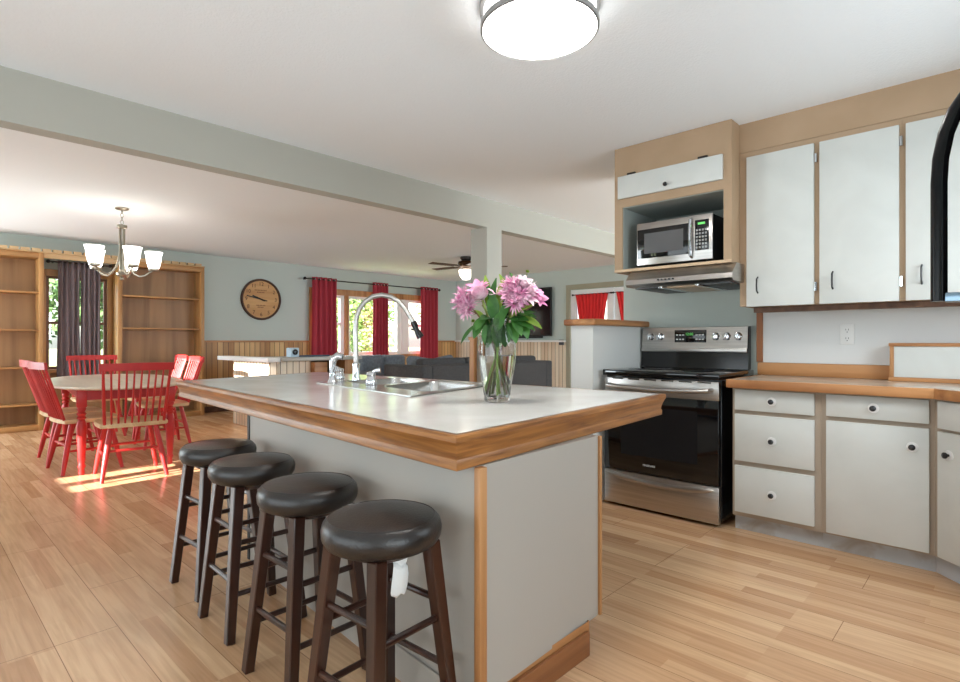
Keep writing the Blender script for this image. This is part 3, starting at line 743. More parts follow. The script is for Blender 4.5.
t = thing('island_cabinet', 'grey panelled kitchen island base with oak corner trim', 'kitchen island', (1.5, 1.9, 0))
P0, P1 = Vector((1.108, 1.064)), Vector((1.235, 2.78))
BODY = [P0, P1, Vector((2.25, 3.6)), Vector((2.25, 1.5)), Vector((1.775, 1.2)), Vector((1.775, 1.11))]
def shell(bm, poly, z0, z1):
    lo = [bm.verts.new((p[0], p[1], z0)) for p in poly]; hi = [bm.verts.new((p[0], p[1], z1)) for p in poly]
    k = len(poly)
    for j in range(k): bm.faces.new((lo[j], lo[(j + 1) % k], hi[(j + 1) % k], hi[j]))
bm = N(); shell(bm, BODY, .10, .757); finish('side_panel', bm, M_island, t)
KICK = [Vector((1.14, 1.075)), Vector((1.26, 2.74)), Vector((2.18, 3.5)), Vector((2.18, 1.56)), Vector((1.70, 1.22)), Vector((1.70, 1.075))]
bm = N(); prism(bm, [(1.112, 1.062), (1.787, 1.086), (1.787, 1.135), (1.112, 1.12)], .10, .757); finish('end_panel', bm, M_island, t)
bm = N(); shell(bm, KICK, 0, .11); finish('plinth', bm, M_oakx, t)
bm = N(); shell(bm, [Vector((1.101, 1.062)), Vector((1.236, 2.781)), Vector((1.246, 2.78)), Vector((1.111, 1.063))], 0, .11); finish('front_skirt', bm, M_island, t)
bxo('corner_post', M_oakz, t, 1.10, 1.13, 1.042, 1.066, .0, .757, b=.003)
bxo('corner_trim', M_oakz, t, 1.776, 1.79, 1.076, 1.10, .10, .757, b=.002)
bm = N(); box(bm, 1.23, 1.245, 2.775, 2.795, 0, .755); finish('rear_corner_trim', bm, M_blackm, t)
bm = N(); box(bm, 1.13, 1.68, 1.058, 1.074, 0, .085, b=.004); finish('baseboard', bm, wood('dark_oak_base', (120, 72, 40), (156, 100, 58), 'x'), t)

# ------------------------------------------------------------ sink and taps
t = thing('kitchen_sink', 'double bowl stainless steel sink set in the island worktop', 'sink', (1.95, 2.5, .86))
def rrect(u0, u1, v0, v1, r, n=6):
    out = []
    for cu, cv, a0 in ((u1 - r, v1 - r * 1.5, 0), (u0 + r, v1 - r * 1.5, PI / 2), (u0 + r, v0 + r * 1.5, PI), (u1 - r, v0 + r * 1.5, 1.5 * PI)):
        for i in range(n + 1):
            a = a0 + PI / 2 * i / n
            out.append((cu + r * math.cos(a), cv + 1.5 * r * math.sin(a)))
    return out
BW = [(.055, .50), (.555, .95)]
bm = N()
oo = [sk(0, 0), sk(1, 0), sk(1, 1), sk(0, 1)]
hol = [[sk(*q) for q in rrect(a, b_, .24, .93, .06)] for a, b_ in BW]
lo = ring_fill(bm, oo, hol, .8635)
lo2 = [bm.verts.new((p[0], p[1], .858)) for p in [o_ + (o_ - (SK[0] + SK[2]) / 2) * .006 for o_ in oo]]
for i in range(4): bm.faces.new((lo[0][i], lo[0][(i + 1) % 4], lo2[(i + 1) % 4], lo2[i]))
finish('rim', bm, M_sink, t)
for a, b_ in BW:
    bm = N(); prev = None
    for sh, z in ((0, .8635), (.004, .855), (.012, .75), (.03, .70), (.08, .685)):
        ring = [bm.verts.new((*sk(*q), z)) for q in rrect(a + sh, b_ - sh, .24 + sh * 1.4, .93 - sh * 1.4, .06)]
        if prev:
            for i in range(len(ring)): bm.faces.new((prev[i], prev[(i + 1) % len(ring)], ring[(i + 1) % len(ring)], ring[i]))
        prev = ring
    bm.faces.new(prev); bw = finish('bowl', bm, M_sink, t, angle=60)
    p = sk((a + b_) / 2, .58); bm = N(); lathe(bm, [(.045, .6855), (.04, .688), (.0, .687)], (p.x, p.y, 0), n=24); finish('drain', bm, M_chrome, bw)
def tap_base(u, v): p = sk(u, v); return p.x, p.y
# gooseneck faucet
fx, fy = 1.905, 2.83
Rv = Vector((.6878, -.7259, 0))
t = thing('faucet', 'tall brushed gooseneck faucet with a black tipped spout', 'faucet', (fx, fy, .866))
bm = N(); lathe(bm, [(.026, 0), (.028, .01), (.021, .03), (.02, .09), (.024, .095), (.024, .105), (.014, .115)], (fx, fy, .864), n=24); finish('base', bm, M_chrome, t)
arc = [(0, .95), (-.003, 1.10), (-.005, 1.18), (.0, 1.24), (.02, 1.30), (.055, 1.345), (.10, 1.373), (.155, 1.383), (.21, 1.372), (.255, 1.345), (.295, 1.30), (.325, 1.25), (.345, 1.215)]
bm = N(); tube(bm, [Vector((fx, fy, z)) + Rv * r for r, z in arc], .0145, 14); sp = finish('spout', bm, M_steel, t, angle=60)
bm = N(); tube(bm, [Vector((fx, fy, z)) + Rv * r for r, z in ((.343, 1.222), (.352, 1.20), (.362, 1.175), (.375, 1.15), (.388, 1.128))], [.018, .02, .015, .02, .023], 14); o = finish('spray_tip', bm, M_black, sp); o['label'] = 'black spray tip'
bm = N(); tube(bm, [Vector((fx, fy, z)) + Rv * r for r, z in ((.36, 1.17), (.33, 1.178))], .005, 8); finish('tip_lever', bm, M_black, sp)
for lab, (hx, hy), s in (('small chrome tap handle beside the gooseneck, on the side of the side spray', (1.90, 3.0), -1), ('small chrome tap handle beside the gooseneck, nearest the vase', (1.80, 2.53), 1)):
    t = thing('tap_handle', lab, 'tap', (hx, hy, .864), 'sink tap handles')
    bm = N(); lathe(bm, [(.03, 0), (.033, .008), (.029, .03), (.022, .048), (.027, .058), (.023, .07), (0, .078)], (hx, hy, .864), n=22); finish('base', bm, M_chrome, t)
    bm = N(); o_ = Vector((hx, hy, .93)); q = Rv * s if s < 0 else Rv
    tube(bm, [o_, o_ + q * .02 + Vector((0, 0, .012)), o_ + q * .05 + Vector((0, 0, .016))], [.009, .010, .015], 10); finish('lever', bm, M_chrome, t)
px_, py_ = 1.775, 2.88
t = thing('side_spray', 'chrome side spray standing in its holder at the end of the tap row', 'sprayer', (px_, py_, .86))
bm = N(); lathe(bm, [(.034, 0), (.03, .012), (.02, .03), (.017, .06)], (px_, py_, .8575), n=22); finish('holder', bm, M_chrome, t)
bm = N(); tube(bm, [Vector((px_, py_, .91)), Vector((px_, py_, .97)), Vector((px_, py_, 1.0)) + Rv * .004, Vector((px_, py_, 1.018)) + Rv * .03, Vector((px_, py_, 1.012)) + Rv * .06], [.016, .02, .023, .023, .018], 14); finish('spray_head', bm, M_chrome, t)

# ------------------------------------------------------------ vase and flowers
VX, VY, VZ = 1.703, 1.517, .8578
def vglass():
    m = bpy.data.materials.new('clear_glass'); m.use_nodes = True; p = m.node_tree.nodes['Principled BSDF']
    p.inputs['Transmission Weight'].default_value = 1; p.inputs['Roughness'].default_value = 0; p.inputs['IOR'].default_value = 1.35
    return m
M_vase = vglass()
t = thing('vase', 'clear glass vase of water holding the flowers', 'vase', (VX, VY, VZ))
outp = [(.0, .0), (.046, .0), (.053, .006), (.055, .03), (.064, .09), (.076, .17), (.079, .215), (.077, .25), (.069, .295), (.061, .33), (.06, .338)]
inn = [(.058, .338), (.058, .33), (.066, .294), (.074, .25), (.076, .215), (.073, .17), (.061, .092), (.051, .035), (.045, .02), (0, .018)]
bm = N(); lathe(bm, outp + inn, (VX, VY, VZ), n=48, caps=False); bmesh.ops.remove_doubles(bm, verts=bm.verts, dist=1e-5); finish('glass_body', bm, M_vase, t, angle=60)
M_water = bpy.data.materials.new('water'); M_water.use_nodes = True
p = M_water.node_tree.nodes['Principled BSDF']; p.inputs['Transmission Weight'].default_value = 1; p.inputs['Roughness'].default_value = 0; p.inputs['IOR'].default_value = 1.15; p.inputs['Base Color'].default_value = (.95, .97, .95, 1)
bm = N(); lathe(bm, [(0, .0195), (.044, .021), (.0502, .036), (.0602, .092), (.0722, .17), (.0735, .188), (0, .188)], (VX, VY, VZ), n=40, caps=False); bmesh.ops.remove_doubles(bm, verts=bm.verts, dist=1e-5); finish('water', bm, M_water, t, angle=60)

Fv = Vector((.7259, .6878, 0))
V0 = Vector((VX, VY, 0))
def vp(r, d, z): return V0 + Rv * r + Fv * d + Vector((0, 0, z))
def petal(bm, base, direction, length, width, curl, up, seg=5, tipw=.25):
    """one curved petal or leaf blade from base along direction, bending towards -up by curl."""
    d = direction.normalized(); s = d.cross(up)
    if s.length < 1e-3: s = d.cross(Vector((1, 0, .2)))
    s.normalize(); n = s.cross(d).normalized(); prev = None
    for i in range(seg + 1):
        f = i / seg; a = curl * f
        p = base + (d * math.sin(a) - n * (1 - math.cos(a))) * (1 / curl) * length if abs(curl) > 1e-3 else base + d * length * f
        wd = width * (math.sin(PI * min(.98, .12 + f * .88)) ** .8) * .5
        row = [bm.verts.new(p - s * wd + n * wd * .25), bm.verts.new(p), bm.verts.new(p + s * wd + n * wd * .25)]
        if prev:
            for j in range(2): bm.faces.new((prev[j], prev[j + 1], row[j + 1], row[j]))
        prev = row
def lily(bm, c, axis, size, n=6):
    axis = axis.normalized(); u = axis.orthogonal().normalized(); v = axis.cross(u); off = random.uniform(0, 6)
    for k in range(n):
        a = off + 2 * PI * k / n; out = u * math.cos(a) + v * math.sin(a)
        petal(bm, c, (axis * .75 + out * .75), size * random.uniform(.85, 1.1), size * .5, random.uniform(.5, 1.0), axis)
def mum(bm, c, axis, size, n=90):
    axis = axis.normalized()
    for k in range(n):
        d = Vector((random.gauss(0, 1), random.gauss(0, 1), random.gauss(0, 1))).normalized()
        if d.dot(axis) < -.45: continue
        petal(bm, c + d * size * .12, d, size * random.uniform(.7, 1.05), size * .16, random.uniform(-.3, .6), axis, seg=3)
def rose(bm, c, axis, size):
    axis = axis.normalized(); u = axis.orthogonal().normalized(); v = axis.cross(u)
    for ring, (n, op, ln) in enumerate(((4, .25, .9), (5, .55, 1.0), (6, .9, 1.0), (7, 1.25, .95))):
        for k in range(n):
            a = 2 * PI * k / n + ring * .7; out = u * math.cos(a) + v * math.sin(a)
            petal(bm, c, axis * .55 + out * op, size * ln, size * 1.1, -.75, -out + axis * .1, seg=6)
def flower(label, foot, tip, heads, leaves, mhead, cat='flower', name='flower_stem', st=None):
    """foot, tip and leaves in (r, d, z); heads: list of (kind, r, d, z, size)."""
    t = thing(name, label, cat, tuple(vp(*foot)), 'flowers in the glass vase')
    a, b_ = vp(*foot), vp(*tip)
    neck = vp(foot[0] * -.15 + tip[0] * .16, foot[1] * -.1 + tip[1] * .14, VZ + .335)
    bm = N(); pts = []
    for i in range(11):
        f = i / 10; pts.append((1 - f) ** 2 * a + 2 * f * (1 - f) * neck + f * f * b_)
    tube(bm, pts, [.0042] * 8 + [.0036, .003, .0025], 7)
    for h_ in heads:
        q = vp(*h_[1:4])
        if (q - b_).length > .02: tube(bm, [pts[8], (pts[8] + q) / 2 + Vector((0, 0, -.005)), q], .002, 6)
    finish('stem', bm, st or M_stem, t)
    for h_ in heads:
        q = vp(*h_[1:4]); ax = (q - vp(0, .03, 1.10)).normalized() + Vector((0, 0, .15)) - Fv * .45
        bm = N(); {'lily': lily, 'mum': mum, 'rose': rose}[h_[0]](bm, q, ax, h_[4])
        finish('blossom', bm, h_[5] if len(h_) > 5 else mhead, t, angle=60)
    for lf in leaves:
        q0 = vp(*lf[0]); q1 = vp(*lf[1]); d = q1 - q0
        bm = N(); petal(bm, q0, d, d.length * 1.05, lf[2], lf[3] if len(lf) > 3 else .5, Vector((0, 0, 1)) - Fv * .6, seg=8)
        # little stalk from the stem
        k = min(pts, key=lambda p_: (p_ - q0).length); tube(bm, [k, q0], .0016, 5)
        finish('leaf', bm, lf[4] if len(lf) > 4 else M_leaf, t, angle=60)
    return t
zf = .885
M_lime2 = mat('stem_lime', (150, 186, 84), .5, rgb2=(176, 204, 110), scale=9)
M_brown2 = mat('stem_brown', (124, 92, 70), .5, rgb2=(150, 118, 88), scale=9)
flower('spiky deep pink blossom at the far left of the bouquet', (.035, .0, zf), (-.118, -.02, 1.25),
       [('mum', -.132, -.02, 1.285, 0.050), ('mum', -.118, -.035, 1.25, 0.050), ('mum', -.148, -.0, 1.26, 0.047), ('mum', -.125, -.03, 1.225, 0.039)],
       [((-.09, -.02, 1.17), (-.16, -.04, 1.11), .022, .6), ((-.06, -.02, 1.2), (-.105, -.05, 1.15), .035, .6)], M_mag, st=M_brown2)
flower('pale pink rounded blossom in front on the left of the bouquet', (.03, -.025, zf), (-.062, -.06, 1.25),
       [('rose', -.066, -.07, 1.275, 0.054)], [((-.04, -.05, 1.17), (-.04, -.075, 1.085), .05, .5), ((-.05, -.05, 1.20), (-.09, -.08, 1.16), .04, .5)], M_pale)
flower('upright pink lily rising above the pale rounded blossom', (.01, .04, zf), (-.075, -.01, 1.31),
       [('lily', -.075, -.01, 1.315, 0.062), ('lily', -.07, -.03, 1.30, 0.062), ('lily', -.085, -.01, 1.295, 0.056)], [((-.035, 0, 1.25), (-.045, -.02, 1.37), .035, .3, M_leafy), ((-.03, -.02, 1.24), (-.01, -.03, 1.36), .03, .3)], M_pink, st=M_lime2)
flower('pink many-headed lily in the middle right of the bouquet', (-.03, -.025, zf), (.07, -.03, 1.24),
       [('mum', .05, -.05, 1.30, 0.050), ('lily', .045, -.06, 1.27, 0.056), ('mum', .065, -.07, 1.255, 0.047), ('mum', .07, -.05, 1.33, 0.045), ('lily', .085, -.06, 1.26, 0.056), ('mum', .045, -.03, 1.335, 0.040), ('mum', .09, -.07, 1.29, 0.045)],
       [((.03, -.05, 1.17), (.03, -.08, 1.09), .055, .5), ((.05, -.05, 1.2), (.125, -.09, 1.265), .05, .5, M_leafy)], M_mag)
flower('pale pink many-headed lily at the top right of the bouquet', (-.04, .01, zf), (.09, .0, 1.27),
       [('lily', .09, -.03, 1.33, 0.056), ('lily', .115, -.03, 1.30, 0.056), ('rose', .10, -.05, 1.325, 0.031), ('lily', .12, -.05, 1.27, 0.050), ('lily', .105, -.04, 1.34, 0.045), ('rose', .125, -.05, 1.30, 0.029), ('mum', .11, -.02, 1.315, 0.056)],
       [((.07, -.02, 1.22), (.16, -.03, 1.22), .05, .5), ((.06, -.02, 1.19), (.15, -.06, 1.175), .055, .6)], M_pale, st=M_lime2)
flower('pink lily leaning out at the far right of the bouquet', (-.04, -.012, zf), (.15, .0, 1.26),
       [('lily', .155, -.01, 1.29, 0.056), ('lily', .16, -.02, 1.265, 0.056), ('lily', .15, .01, 1.30, 0.050)],
       [((.10, -.01, 1.20), (.185, -.03, 1.175), .05, .5, M_leafy), ((.09, -.02, 1.19), (.13, -.06, 1.13), .05, .7)], M_pink, st=M_brown2)
flower('small white pink lily low in the centre of the bouquet', (.0, -.042, zf), (.0, -.02, 1.27),
       [('lily', .0, -.02, 1.295, 0.050)], [((.0, -.03, 1.22), (-.04, -.03, 1.345), .035, .3), ((.0, -.05, 1.18), (.0, -.085, 1.09), .05, .6), ((0, -.03, 1.22), (.02, -.03, 1.36), .035, .3, M_leafy)], M_pale, st=M_lime2)
flower('leafy green sprig with a bud at the top of the bouquet', (-.015, .04, zf), (.125, .02, 1.385),
       [('rose', .125, .02, 1.39, 0.012, M_leafy)], [((.05, .02, 1.28), (.02, .0, 1.38), .04, .3, M_leafy), ((.09, .02, 1.33), (.06, .01, 1.39), .03, .3), ((.06, .02, 1.28), (.17, .0, 1.33), .03, .4)], M_leafy, 'flower bud')
flower('leafy green sprig spreading low on the left of the bouquet', (.045, .01, zf), (-.09, -.01, 1.18),
       [('rose', -.095, -.01, 1.185, 0.012, M_leafy)], [((-.06, -.02, 1.18), (-.10, -.06, 1.13), .04, .6), ((-.05, -.02, 1.18), (-.075, -.05, 1.235), .045, .5, M_leafy), ((-.03, -.02, 1.2), (-.05, -.05, 1.15), .05, .4), ((-.02, -.05, 1.2), (-.03, -.07, 1.27), .04, .4), ((-.03, -.04, 1.2), (-.07, -.07, 1.20), .045, .4), ((-.01, -.04, 1.2), (-.02, -.06, 1.30), .045, .3)], M_leafy, 'leafy stem')
flower('leafy green sprig spreading low on the right of the bouquet', (-.045, .02, zf), (.10, -.02, 1.19),
       [('rose', .105, -.02, 1.195, 0.012, M_leafy)], [((.06, -.03, 1.19), (.12, -.06, 1.20), .06, .4), ((.05, -.04, 1.18), (.08, -.08, 1.11), .05, .6), ((.05, -.03, 1.2), (.15, -.02, 1.24), .05, .4), ((.02, -.05, 1.2), (.04, -.07, 1.265), .045, .4), ((.02, -.05, 1.22), (-.01, -.08, 1.15), .05, .5), ((.06, -.04, 1.2), (.10, -.08, 1.14), .045, .5), ((.03, -.03, 1.22), (.06, -.06, 1.29), .045, .3)], M_leafy, 'leafy stem', st=M_lime2)

# ------------------------------------------------------------ bar stools
def stool():
    t = thing('bar_stool', '', 'stool', (0, 0, 0), 'bar stools along the island')
    bm = N(); lathe(bm, [(.0, .535), (.145, .535), (.155, .54), (.166, .556), (.168, .575), (.163, .593), (.152, .604), (.146, .605), (.14, .6065), (.09, .611), (.0, .613)], n=48); finish('cushion', bm, M_leather, t, local=True, angle=50)
    bm = N(); lathe(bm, [(.147, .6045), (.1495, .6062), (.152, .6035)], n=48, caps=False); finish('piping', bm, M_leather, t, local=True)
    bm = N(); lathe(bm, [(.09, .51), (.1, .515), (.1, .536)], n=32); finish('seat_board', bm, M_espresso, t, local=True)
    ft, tp = .146, .096
    def leg_at(z): 
        f = z / .535; return ft + (tp - ft) * f
    for sx, sy in ((-1, -1), (1, -1), (1, 1), (-1, 1)):
        bm = N(); tube(bm, [(sx * ft, sy * ft, 0), (sx * leg_at(.3), sy * leg_at(.3), .3), (sx * tp, sy * tp, .534)], [.0165, .0185, .02], square=True)
        bmesh.ops.bevel(bm, geom=list(bm.edges), offset=.003, segments=1, affect='EDGES')
        finish('leg', bm, M_espresso, t, local=True)
    for z, which in ((.16, 'x'), (.205, 'y'), (.335, 'x'), (.38, 'y')):
        q = leg_at(z)
        for s in (-1, 1):
            bm = N(); tube(bm, [(-q, s * q, z), (q, s * q, z)] if which == 'x' else [(s * q, -q, z), (s * q, q, z)], .0095, 10); finish('stretcher', bm, M_espresso, t, local=True)
    return t
s0 = stool()
SP = [((.915, 1.235), 3, 'dark brown leather bar stool nearest the camera, first from the island corner post'),
      ((.955, 1.70), 1, 'dark brown leather bar stool, second from the island corner post'),
      ((.985, 2.19), -2, 'dark brown leather bar stool, third from the island corner post'),
      ((1.025, 2.63), 2, 'dark brown leather bar stool farthest along the island, nearest the dining table')]
for i, ((x, y), rz, lab) in enumerate(SP):
    o = s0 if i == 0 else copy_tree(s0)
    o.location = (x, y, 0); o.rotation_euler.z = math.radians(rz); o['label'] = lab
    o.scale = (.97, .97, 1.043)
bm = N(); prev = None
for i in range(9):
    f = i / 8; z = .515 - .115 * f - .012 * math.sin(9 * f); wv = .026 - .008 * f
    row = [bm.verts.new((.03 + .69 * q + .005 * math.sin(6 * f + j), -.045 - .73 * q + .005 * math.sin(8 * f), z + .006 * math.sin(3 * f + 2 * j))) for j, q in ((j, (j - 1.5) * wv * .62 - .006 * f) for j in range(4))]
    if prev:
        for j in range(3): bm.faces.new((prev[j], prev[j + 1], row[j + 1], row[j]))
    prev = row
o = finish('torn_lining', bm, M_white2, s0, local=True); o['label'] = 'torn white lining hanging below the seat'
md = o.modifiers.new('thickness', 'SOLIDIFY'); md.thickness = .002

# ------------------------------------------------------------ dining table and chairs
TX, TY, TR = 1.465, 6.3, math.radians(-6)
t = thing('dining_table', 'oval dining table with pale top and red turned legs', 'table', (0, 0, 0))
bm = N(); a_, b_ = .535, 1.08
prof = [(0, .732), (.985, .732), (1.0, .722), (1.0, .714), (.985, .706), (0, .706)]
rings = []
for s_, z in prof[1:5]:
    ring = []
    for j in range(64):
        an = 2 * PI * j / 64; c_, s2 = math.cos(an), math.sin(an)
        e = 2 / 2.5
        ring.append(bm.verts.new((a_ * s_ * math.copysign(abs(c_) ** e, c_), b_ * s_ * math.copysign(abs(s2) ** e, s2), z)))
    rings.append(ring)
for p, q in zip(rings, rings[1:]):
    for j in range(64): bm.faces.new((p[j], p[(j + 1) % 64], q[(j + 1) % 64], q[j]))
bm.faces.new(rings[0]); bm.faces.new(rings[-1][::-1])
finish('tabletop', bm, M_top, t, local=True)
bm = N(); lx, ly = .325, .80
for a in ((-lx, lx, -ly - .012, -ly + .012), (-lx, lx, ly - .012, ly + .012), (-lx - .012, -lx + .012, -ly, ly), (lx - .012, lx + .012, -ly, ly)): box(bm, *a, .615, .7055)
finish('apron', bm, M_red, t, local=True)
for sx in (-1, 1):
    for sy in (-1, 1):
        bm = N(); box(bm, sx * lx - .035, sx * lx + .035, sy * ly - .035, sy * ly + .035, .56, .7055, b=.004)
        lathe(bm, [(.018, 0), (.024, .02), (.02, .05), (.03, .07), (.022, .09), (.026, .12), (.034, .30), (.038, .40), (.03, .44), (.022, .455), (.036, .47), (.024, .485), (.036, .505), (.024, .52), (.034, .545), (.03, .561)], (sx * lx, sy * ly, 0), n=18)
        finish('leg', bm, M_red, t, local=True, angle=50)
t.location = (TX, TY, 0); t.rotation_euler.z = TR

def chair():
    t = thing('dining_chair', '', 'chair', (0, 0, 0), 'red spindle-back dining chairs')
    bm = N()
    sh = [(-.235, -.2), (-.245, .02), (-.24, .15), (-.19, .21), (0, .225), (.19, .21), (.24, .15), (.245, .02), (.235, -.2), (.12, -.225), (-.12, -.225)]
    prism(bm, sh, .422, .455); bmesh.ops.bevel(bm, geom=list(bm.edges), offset=.006, segments=2, affect='EDGES')
    finish('seat', bm, M_seat, t, local=True)
    for sx, sy in ((-1, -1), (1, -1), (-1, 1), (1, 1)):
        p0 = Vector((sx * .155, sy * .135, .425)); p1 = Vector((sx * .225, sy * .215, 0))
        pts = [p0.lerp(p1, f) for f in (0, .25, .5, .75, 1)]
        bm = N(); tube(bm, pts, [.018, .022, .022, .019, .014], 12); finish('leg', bm, M_red, t, local=True)
    def lp(sx, sy, z):
        f = 1 - z / .425; return Vector((sx * (.155 + .07 * f), sy * (.135 + .08 * f), z))
    for a in (((-1, -1), (-1, 1), .19), ((1, -1), (1, 1), .19), ((-1, -1), (1, -1), .235), ((-1, 1), (1, 1), .235)):
        p, q = lp(*a[0], a[2]), lp(*a[1], a[2])
        bm = N(); tube(bm, [p, (p + q) / 2, q], [.009, .012, .009], 10); finish('stretcher', bm, M_red, t, local=True)
    def crest(u): return Vector((u * .255, -.33 - .035 * (1 - u * u), .905))
    for i in range(10):
        u = -1 + 2 * i / 9
        b0 = Vector((u * .205, -.20 - .012 * (1 - u * u), .452)); b1 = crest(u * .9)
        k = .0115 if i in (0, 9) else .0075
        bm = N(); tube(bm, [b0, b0.lerp(b1, .4), b1], [k, k * 1.15, k * .85], 9); finish('spindle', bm, M_red, t, local=True)
    bm = N(); prev = None
    for i in range(13):
        u = -1 + 2 * i / 12; c0 = crest(u); 
        h_ = .032 - .004 * abs(u)
        row = [bm.verts.new(c0 + Vector((0, dy, dz))) for dy, dz in ((-.010, -.03), (.010, -.03), (.004, h_), (-.016, h_))]
        if prev:
            for j in range(4): bm.faces.new((prev[j], prev[(j + 1) % 4], row[(j + 1) % 4], row[j]))
        else: bm.faces.new(row[::-1])
        prev = row
    bm.faces.new(prev); bmesh.ops.recalc_face_normals(bm, faces=bm.faces); finish('crest_rail', bm, M_red, t, local=True)
    return t
c0 = chair()
CP = [((1.345, 5.27), -6, 'red spindle-back chair at the near end of the table, its back to the camera'),
      ((1.14, 5.835), -86, 'red spindle-back chair on the left side of the table, the nearer of two'),
      ((1.15, 6.43), -90, 'red spindle-back chair on the left side of the table, the farther of two'),
      ((1.625, 7.66), 178, 'red spindle-back chair at the far end of the table, in front of the grey curtains'),
      ((1.96, 6.52), 86, 'red spindle-back chair on the right side of the table, the nearer of two'),
      ((2.07, 7.33), 86, 'red spindle-back chair on the right side of the table, the farther of two')]
for i, ((x, y), rz, lab) in enumerate(CP):
    o = c0 if i == 0 else copy_tree(c0)
    o.location = (x, y, 0); o.rotation_euler.z = math.radians(rz); o['label'] = lab

# ------------------------------------------------------------ breakfast bar behind the island
t = thing('breakfast_bar', 'slatted breakfast bar with a white ledge behind the island', 'bar counter', (3.6, 7.0, 0))
bxo('slat_side', M_slatw, t, 3.14, 3.24, 6.52, 7.57, 0, .845)
bxo('white_ledge', M_white2, t, 3.09, 3.26, 6.46, 7.98, .845, .90, b=.006)
bxo('slat_front', M_slatw, t, 3.241, 3.74, 6.60, 6.68, 0, .845)
bxo('wood_block', M_oakx, t, 3.742, 3.93, 6.50, 6.95, 0, .83, b=.004)
bxo('bar_top', mat('grey_bar_top', (176, 170, 160), .35), t, 3.262, 4.42, 6.42, 7.05, .855, .90, b=.005)
bxo('knee_space_shade', M_blackm, t, 3.94, 4.22, 6.95, 6.98, 0, .854)  # black sheet standing in for the shade inside the knee space
bxo('end_panel', M_oakz, t, 4.23, 4.38, 6.55, 7.0, 0, .854, b=.004)
g = thing('gadget', 'small white and blue device with a dark round front on the breakfast bar', 'device', (3.50, 6.62, .90))
bxo('housing', mat('pale_blue_plastic', (186, 208, 222), .4), g, 3.44, 3.56, 6.56, 6.68, .90, 1.02, b=.012)
bm = N(); Mg = Matrix.Translation((3.50, 6.562, .965)) @ Matrix.Rotation(PI / 2, 4, 'X'); lathe(bm, [(.036, 0), (.036, .012), (.03, .016), (0, .017)], M=Mg, n=24); finish('lens', bm, M_black, g)
bm = N(); box(bm, 3.57, 4.02, 6.59, 6.65, .90, .922, b=.006); o = finish('strap', bm, mat('navy_strap', (52, 66, 86), .6), None); tag(o, 'flat navy strap lying on the breakfast bar beside the device', 'strap')

# ------------------------------------------------------------ sofas
def sofa(name, label, x0, x1, y0, y1, hback, m, face, mc=None):
    """face +1: seat looks to +y (its back to the camera), -1 the other way."""
    t = thing(name, label, 'sofa', ((x0 + x1) / 2, (y0 + y1) / 2, 0), 'living room sofas'); mc = mc or m
    yb0, yb1 = (y0, y0 + .2) if face > 0 else (y1 - .2, y1)
    bxo('base', m, t, x0 + .02, x1 - .02, y0 + .03, y1 - .03, .07, .34, b=.02)
    bxo('backrest', m, t, x0 + .16, x1 - .16, yb0, yb1, .1, hback - .08, b=.03, seg=3)
    for a in ((x0, x0 + .17), (x1 - .17, x1)): bxo('arm', m, t, a[0], a[1], y0 + .005, y1 - .005, .06, .62 if face < 0 else hback - .08, b=.03, seg=3)
    n = 2 if x1 - x0 < 1.8 else 3; L = (x1 - x0 - .34) / n
    for k in range(n):
        a = x0 + .17 + k * L
        bxo('seat_cushion', mc, t, a + .005, a + L - .005, (yb1 + .01 if face > 0 else y0), (y1 if face > 0 else yb0 - .01), .345, .48, b=.03, seg=3)
        q0, q1 = (yb1 - .02, yb1 + .17) if face > 0 else (yb0 - .17, yb0 + .02)
        bxo('back_cushion', mc, t, a + .005, a + L - .005, q0, q1, .485, hback, b=.05, seg=3)
    for sx in (x0 + .08, x1 - .08):
        for sy in (y0 + .08, y1 - .08): bxo('foot', M_blackm, t, sx - .025, sx + .025, sy - .025, sy + .025, 0, .07)
    return t
sofa('sofa', 'long charcoal sofa with its back turned to the kitchen', 4.42, 7.10, 5.15, 5.95, .88, M_sofa, 1)
sofa('sofa', 'blue grey loveseat below the three-part window', 5.05, 6.3, 7.1, 7.95, .87, M_sofab, -1)
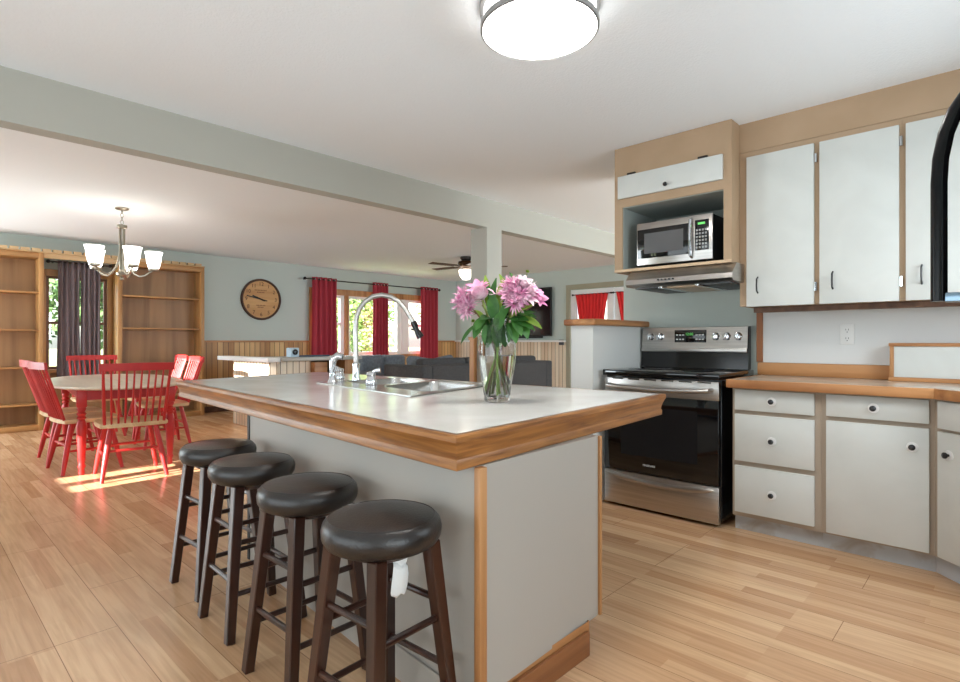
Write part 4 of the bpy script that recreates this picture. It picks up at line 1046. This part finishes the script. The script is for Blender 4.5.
for k, (x, y, lab) in enumerate(((4.85, 5.70, 'blue grey throw pillow on the end of the charcoal sofa, left of the two'), (5.32, 5.70, 'blue grey throw pillow on the charcoal sofa, right of the two'))):
    bm = N(); box(bm, -.2, .2, -.06, .06, -.2, .2, b=.055, seg=3)
    bmesh.ops.transform(bm, matrix=Matrix.Translation((x, y, .70)) @ Matrix.Rotation(-.35, 4, 'X') @ Matrix.Rotation(.15 - .3 * k, 4, 'Y'), verts=bm.verts)
    # throw pillows lean on the back cushions

    o = finish('throw_pillow', bm, M_sofab); tag(o, lab, 'pillow', 'throw pillows')

# ------------------------------------------------------------ outdoors
bm = N(); box(bm, -60, 90, 9.1, 140, -.7, -.5); struct('lawn', bm, M_lawn)
def tree_mesh(rnd, R_, H, n, leaf):
    bm = N()
    blobs = [(Vector((rnd.gauss(0, R_ * .42), rnd.gauss(0, R_ * .42), H * rnd.uniform(.45, .95))), R_ * rnd.uniform(.35, .6)) for _ in range(11)]
    for i in range(n):
        c_, r_ = rnd.choice(blobs)
        d = Vector((rnd.gauss(0, 1), rnd.gauss(0, 1), rnd.gauss(0, 1))).normalized() * r_ * rnd.uniform(.6, 1)
        p = c_ + d; u = Vector((rnd.gauss(0, 1), rnd.gauss(0, 1), rnd.gauss(0, 1))).normalized(); v = u.orthogonal().normalized()
        s = leaf * rnd.uniform(.6, 1.3)
        bm.faces.new([bm.verts.new(p + u * s), bm.verts.new(p + v * s * .6), bm.verts.new(p - u * s), bm.verts.new(p - v * s * .6)])
    return bm
def tree(label, x, y, R_, H, m, seed, n=2600, leaf=.13, grp='trees outside the windows', trunk=True):
    rnd = random.Random(seed)
    t = thing('tree' if trunk else 'bush', label, 'tree' if trunk else 'bush', (x, y, -.5), grp)
    bm = tree_mesh(rnd, R_, H, n, leaf); finish('foliage', bm, m, t, local=True, smooth=False)
    bm = N(); tube(bm, [(0, 0, 0), (.05, 0, H * .4), (0, .05, H * .75)], [.16 * R_ / 2, .11 * R_ / 2, .03], 9); finish('trunk', bm, M_bark, t, local=True)
tree('tall green tree outside the middle of the three-part window', 11.6, 17.5, 3.2, 7.5, M_foliage, 3, 5200)
tree('green tree outside the three-part window, beside the right red curtain', 19.5, 21, 2.6, 6.0, M_foliage, 4, 3600)
tree('pale green bush outside the three-part window', 9.1, 14.0, 1.7, 2.9, M_foliageb, 5, 3200, .09, 'bushes outside the windows', False)
tree('green tree outside the window between the bookcases', 2.5, 14.0, 1.7, 3.6, M_foliage, 6, 3600, .1)
